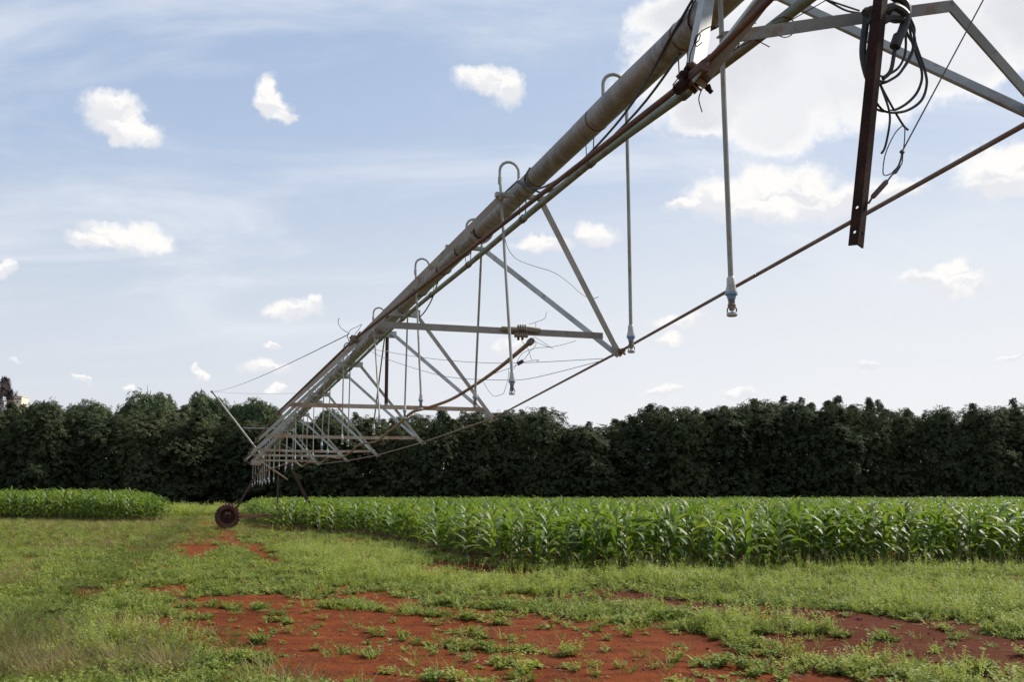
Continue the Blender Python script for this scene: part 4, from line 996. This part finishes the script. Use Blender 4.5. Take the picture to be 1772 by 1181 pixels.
# larger crowns behind on the left
FC = []
for i in range(3):
    V_, F_ = crown(950+i, 7.0, 5.4, 2.8, 30, 5200, .22, .09, True, 6, .8); FC.append(crown_mesh(V_, F_, M_TREE2))
V_, F_ = crown(960, 6.0, 7.5, 1.5, 18, 2600, .26, .10); PCm = [crown_mesh(V_, F_, M_PALE)]
V_, F_ = crown(970, 6.0, 7.5, 1.5, 14, 1600, .30, .10); UC = [crown_mesh(V_, F_, M_PURPLE)]
for px, top, hw, D, cr, lb in ((258, 682, 52, 112, FC, 'large umbrella-crowned tree rising highest above the treeline on the left'),
    (75, 697, 40, 115, FC, 'rounded dark crown just right of the cream building'), (157, 699, 50, 108, FC, 'broad rounded crown between cream building and the tallest umbrella crown'),
    (358, 684, 44, 116, FC, 'open-branched dark crown beside the outrigger pole tip'), (448, 696, 46, 110, FC, 'low flat umbrella crown touching the left end of machine'), (408, 703, 30, 112, FC, 'small dark crown behind the outrigger pole'), (570, 712, 40, 110, FC, 'dark crown seen through the truss of machine')):
    tree(xat(px, D), D, hfrom(top, D), hw*2/FPX*D/7.0, 3+px, 'umbrella_tree', lb, 'larger trees behind the treeline', cr, 7.4)
tree(xat(318, 100), 100, hfrom(704, 100), 1.05, 1, 'pale_tree', 'pale grey-green bushy crown in front of the tallest umbrella crown', 'larger trees behind the treeline', PCm, 9.3)
tree(xat(-6, 170), 170, hfrom(655, 170), 1.3, 2, 'purple_tree', 'purplish tall tree cut by the left edge of the photo', 'trees by the cream building', UC, 9.3)
tree(xat(20, 165), 165, hfrom(676, 165), .7, 3, 'purple_tree', 'small purplish tree right beside the cream building', 'trees by the cream building', UC, 9.3)
# ------------------------------------------------------------------ building far left, antenna far right
M_CREAM = worn('cream_wall', (.72, .66, .52), (.68, .60, .46), (.55, .45, .35), .1, .5, .9)
M_TILE = worn('terracotta_wall', (.42, .26, .18), (.36, .22, .16), (.5, .35, .25), .2, .8, .9)
M_PANE = worn('dark_window', (.05, .06, .07), (.06, .07, .08), (.05, .05, .05), 0, 1, .2)
D = 160; bx = xat(35, D); zt = hfrom(688.5, D); e = empty('far_building', (bx, D, .33)); tag(e, 'small cream building with dark windows peeking over the treeline at far left', 'building')
b = MB(); b.beam((bx, D, .33), (bx, D, zt), 1.25, 2.4, (0, 1, 0)); child(b, 'wall', M_CREAM, e, False)
b = MB(); b.beam((bx, D, zt+.03), (bx, D, zt+.13), 1.4, 2.6, (0, 1, 0)); child(b, 'roof_slab', M_CREAM, e, False)
b = MB(); b.beam((bx-1.3, D+.5, .33), (bx-1.3, D+.5, zt-.5), 1.3, 2.4, (0, 1, 0)); child(b, 'wing', M_TILE, e, False)
for dx in (-.38, 0, .38):
    b = MB(); b.beam((bx+dx, D-1.22, zt-.45), (bx+dx, D-1.22, zt-.22), .26, .04, (0, 1, 0)); child(b, 'window', M_PANE, e, False)
b = MB(); b.beam((bx-.02, D-1.22, zt-1.0), (bx-.02, D-1.22, zt-.68), .26, .04, (0, 1, 0)); child(b, 'window', M_PANE, e, False)
D = 190; ax = xat(1627, D); b = MB(); zt = hfrom(701, D); b.tube([(ax, D, .3), (ax, D, zt)], .07, 6); b.tube([(ax-.5, D, zt-.3), (ax+.5, D, zt-.3)], .06, 5); b.tube([(ax-.5, D, zt-.5), (ax-.5, D, zt+.1)], .05, 5); b.tube([(ax+.5, D, zt-.5), (ax+.5, D, zt+.1)], .05, 5)
place(b, 'antenna_mast', M_WIRE, 'thin antenna mast poking above the trees at far right', 'antenna')
# yellow tag on a corn stalk and short stakes at the corner
for px_, py_, h_ in ((864, 985, .55), (793, 962, .38), (709, 938, .5)):
    x_, y_ = ground_px(px_, py_); z_ = float(gh(x_, y_)); b = MB(); b.tube([(x_, y_, z_-.05), (x_+.01, y_, z_+h_*.6), (x_+.015, y_, z_+h_)], .011, 7)
    place(b, 'bare_stake', M_WOOD, {864: 'bare tan stake in front of the corner of corn field', 793: 'short bare stake left of the corner of corn field', 709: 'farthest bare stake on the slanting corn edge'}[px_], 'stake', 'bare stakes at the corn edge')
